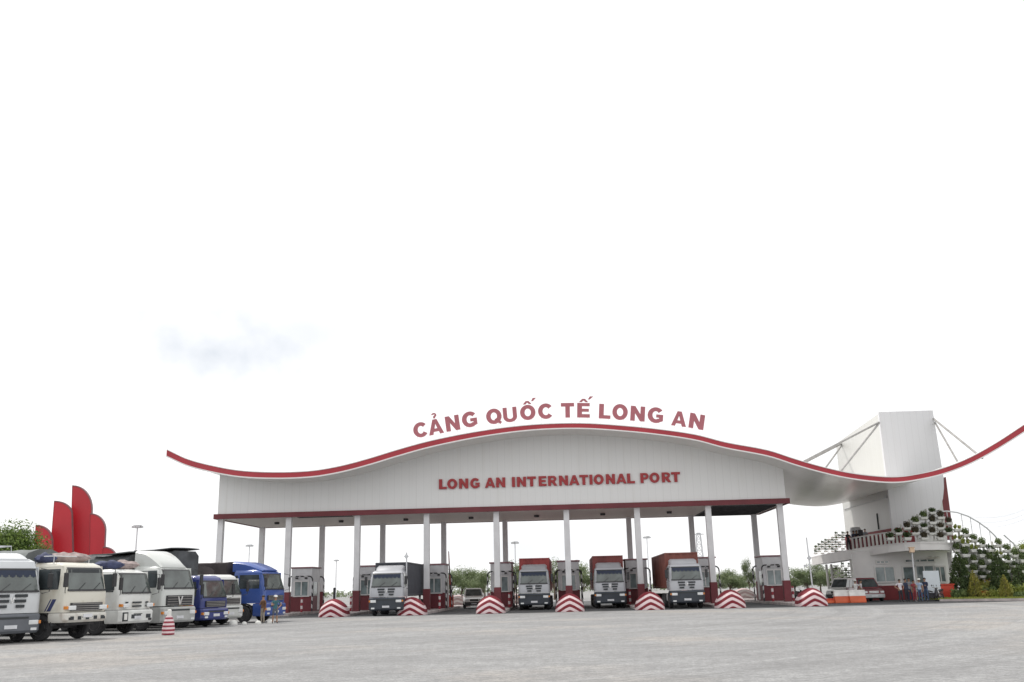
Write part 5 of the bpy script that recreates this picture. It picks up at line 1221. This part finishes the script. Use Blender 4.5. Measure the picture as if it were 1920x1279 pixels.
# ------------------------------------------------------------ masts, poles
def mast(px, pytop, Y, lab, name='light_mast', r=.11):
    q = gr(px, Y); z = at(px, pytop, Y).z; t = thing(name, q, lab, 'light mast', 'slim light masts behind the gate')
    mb = MB(); mb.lathe([(r*1.4, 0), (r, z*.1), (r*.7, z)], 8); mb.build('pole', 'pole', t, smooth=True)
    mb = MB(); R_ = z*.045; mb.tube([(R_*math.cos(a), R_*math.sin(a), z) for a in [2*PI*k/10 for k in range(10)]], .07, 5, closed=True); mb.tube([(-R_, 0, z), (R_, 0, z)], .05); mb.tube([(0, -R_, z), (0, R_, z)], .05)
    hd = mb.build('lamp_ring', 'steel', t)
    for k in range(6):
        a = k*PI/3; c = (R_*math.cos(a), R_*math.sin(a)); mb = MB(); mb.box(c[0]-.22, c[0]+.22, c[1]-.15, c[1]+.15, z-.28, z-.05); mb.build('floodlight', 'steel', hd)
mast(246, 986, 120, 'pale light mast with a ring of floodlights right of the red monument')
mast(463, 1022, 170, 'pale light mast seen between the first two back columns of the gate')
mast(629, 1050, 220, 'thin light mast seen right of the first booth', r=.14); mast(968, 1016, 150, 'thin light mast just left of the bright red container', r=.09); mast(880, 1068, 240, 'short looking far light mast above the white pickup', r=.12)
mast(1219, 1006, 165, 'thin light mast left of the brown red container', r=.09); mast(1083, 1050, 260, 'far light mast left of the red container of the second middle truck', r=.14)
# steel lattice tower
q = gr(1317, 230); t = thing('telecom_mast', q, 'pale steel lattice mast in the distance above the rightmost waiting truck', 'lattice mast'); z = at(1317, 1000, 230).z
mb = MB()
for sx, sy in ((-1, -1), (1, -1), (1, 1), (-1, 1)): mb.tube([(sx*1.1, sy*1.1, 0), (sx*.45, sy*.45, z)], .10, 5)
mb.build('leg_frame', 'pole', t)
mb = MB(); n = 10
for k in range(n):
    a, b = 1.1-.65*k/n, 1.1-.65*(k+1)/n; z0, z1 = z*k/n, z*(k+1)/n
    for (u, v) in (((-1, -1), (1, -1)), ((1, -1), (1, 1)), ((1, 1), (-1, 1)), ((-1, 1), (-1, -1))):
        mb.tube([(u[0]*a, u[1]*a, z0), (v[0]*b, v[1]*b, z1)], .06, 4); mb.tube([(u[0]*b, u[1]*b, z1), (v[0]*b, v[1]*b, z1)], .05, 4)
mb.build('bracing', 'pole', t)
mb = MB(); mb.box(-1.3, 1.3, -.15, .15, z-.3, z-.1); mb.box(-.5, .5, -.5, .5, z, z+.15); mb.build('crossarm', 'pole', t)
# poles on the noses
def sign_pole(px0, py0, Yp, px1, py1, lab, dy, extra=0):
    a, b = at(px0, py0, Yp), at(px1, py1, Yp); t = thing('signal_pole', (a.x, Yp, 0), lab, 'pole')
    mb = MB(); mb.tube([(0, 0, 0), (0, 0, a.z), (b.x-a.x, 0, b.z)], .06, 8, .045); mb.build('pole', 'pole', t, smooth=True)
    z = b.z-dy; f = (z-a.z)/(b.z-a.z); x = (b.x-a.x)*f
    mb = MB(); mb.prism([(x-.17, z), (x, z-.19), (x+.17, z), (x, z+.19)], lambda u, v: (u, -.12, v), lambda u, v: (u, -.06, v)); h_ = mb.build('diamond_sign', 'steel', t)
    mb = MB(); mb.lathe([(0, -.14), (.09, -.13), (.09, -.121), (0, -.121)], 12, 'y', (x, 0, z)); mb.build('sign_centre', 'pole', h_)
    if extra:
        mb = MB(); mb.tube([(x, 0, z-.45), (x-.3, -.05, z-.55)], .03); mb.box(x-.42, x-.2, -.12, .02, z-.62, z-.46); mb.build('camera_arm', 'steel', t)
sign_pole(762.5, 1128, 70.6, 762.3, 1036, 'white pole with a small diamond sign behind the second chevron nose', .28)
sign_pole(1524, 1106, 71.5, 1512, 1008, 'tall white pole with a diamond sign and camera behind the rightmost chevron nose', 1.45, 1)
o = thing('short_post', gr(626, 74), 'short black square post just behind the leftmost chevron nose', 'post')
mb = MB(); mb.box(-.08, .08, -.08, .08, .2, 1.9); mb.build('post_body', 'black', o, bevel=.02)
mb = MB(); mb.lathe([(.0, 1.9), (.11, 1.9), (.09, 2.02), (0, 2.05)], 8); mb.build('cap', 'black', o)
# raised boom barriers
def boom(px, Y, top, lab, leanpx):
    q = gr(px, Y); b = at(px-leanpx, top, Y); t = thing('boom_barrier', (q.x, Y, .2), lab, 'barrier')
    mb = MB(); mb.box(-.2, .2, -.25, .25, 0, 1.05); mb.build('barrier_cabinet', 'redbox', t, bevel=.04)
    d = Vector((b.x-q.x, 0, b.z-.9)); mb = MB(); mb.tube([(0, -.3, .9), (d.x, -.3, b.z-.2)], .1, 6, .04); mb.build('boom_arm', band_mat('boom_stripe', (.33, .04, .05), (.10, .07, .09), 1.9), t, smooth=True)
boom(846, 86.5, 1034, 'raised red and dark boom arm at the booth left of the white pickup', 4)
# thin wires at far right
mb = MB()
for k in range(3):
    a, b = at(1790, 965+k*9, 150), at(1990, 910+k*9, 150); pts = [a.lerp(b, u)-Vector((0, 0, 2.2*math.sin(PI*u))) for u in lin(0, 1, 12)]; mb.tube(pts, .016, 4)
tag(mb.build('power_lines', 'pole'), 'faint thin power lines crossing the sky right of the tower', 'cables')
mb = MB(); 
for px in (1990,): q = at(px, 905, 150); mb.lathe([(.16, 0), (.11, q.z+1)], 8, o=(q.x, 150, 0)); mb.box(q.x-1.2, q.x+1.2, 149.9, 150.1, q.z+.2, q.z+.4)
tag(mb.build('utility_pole', 'pole'), 'utility pole beyond the right edge of the photo carrying the faint wires', 'pole')

# ------------------------------------------------------------ tidy: drop unused prototypes
for o in list(COL.objects):
    if o.name.split('.')[0] == 'planter_box' and 'label' not in o.keys():
        for c in list(o.children): bpy.data.objects.remove(c)
        bpy.data.objects.remove(o)
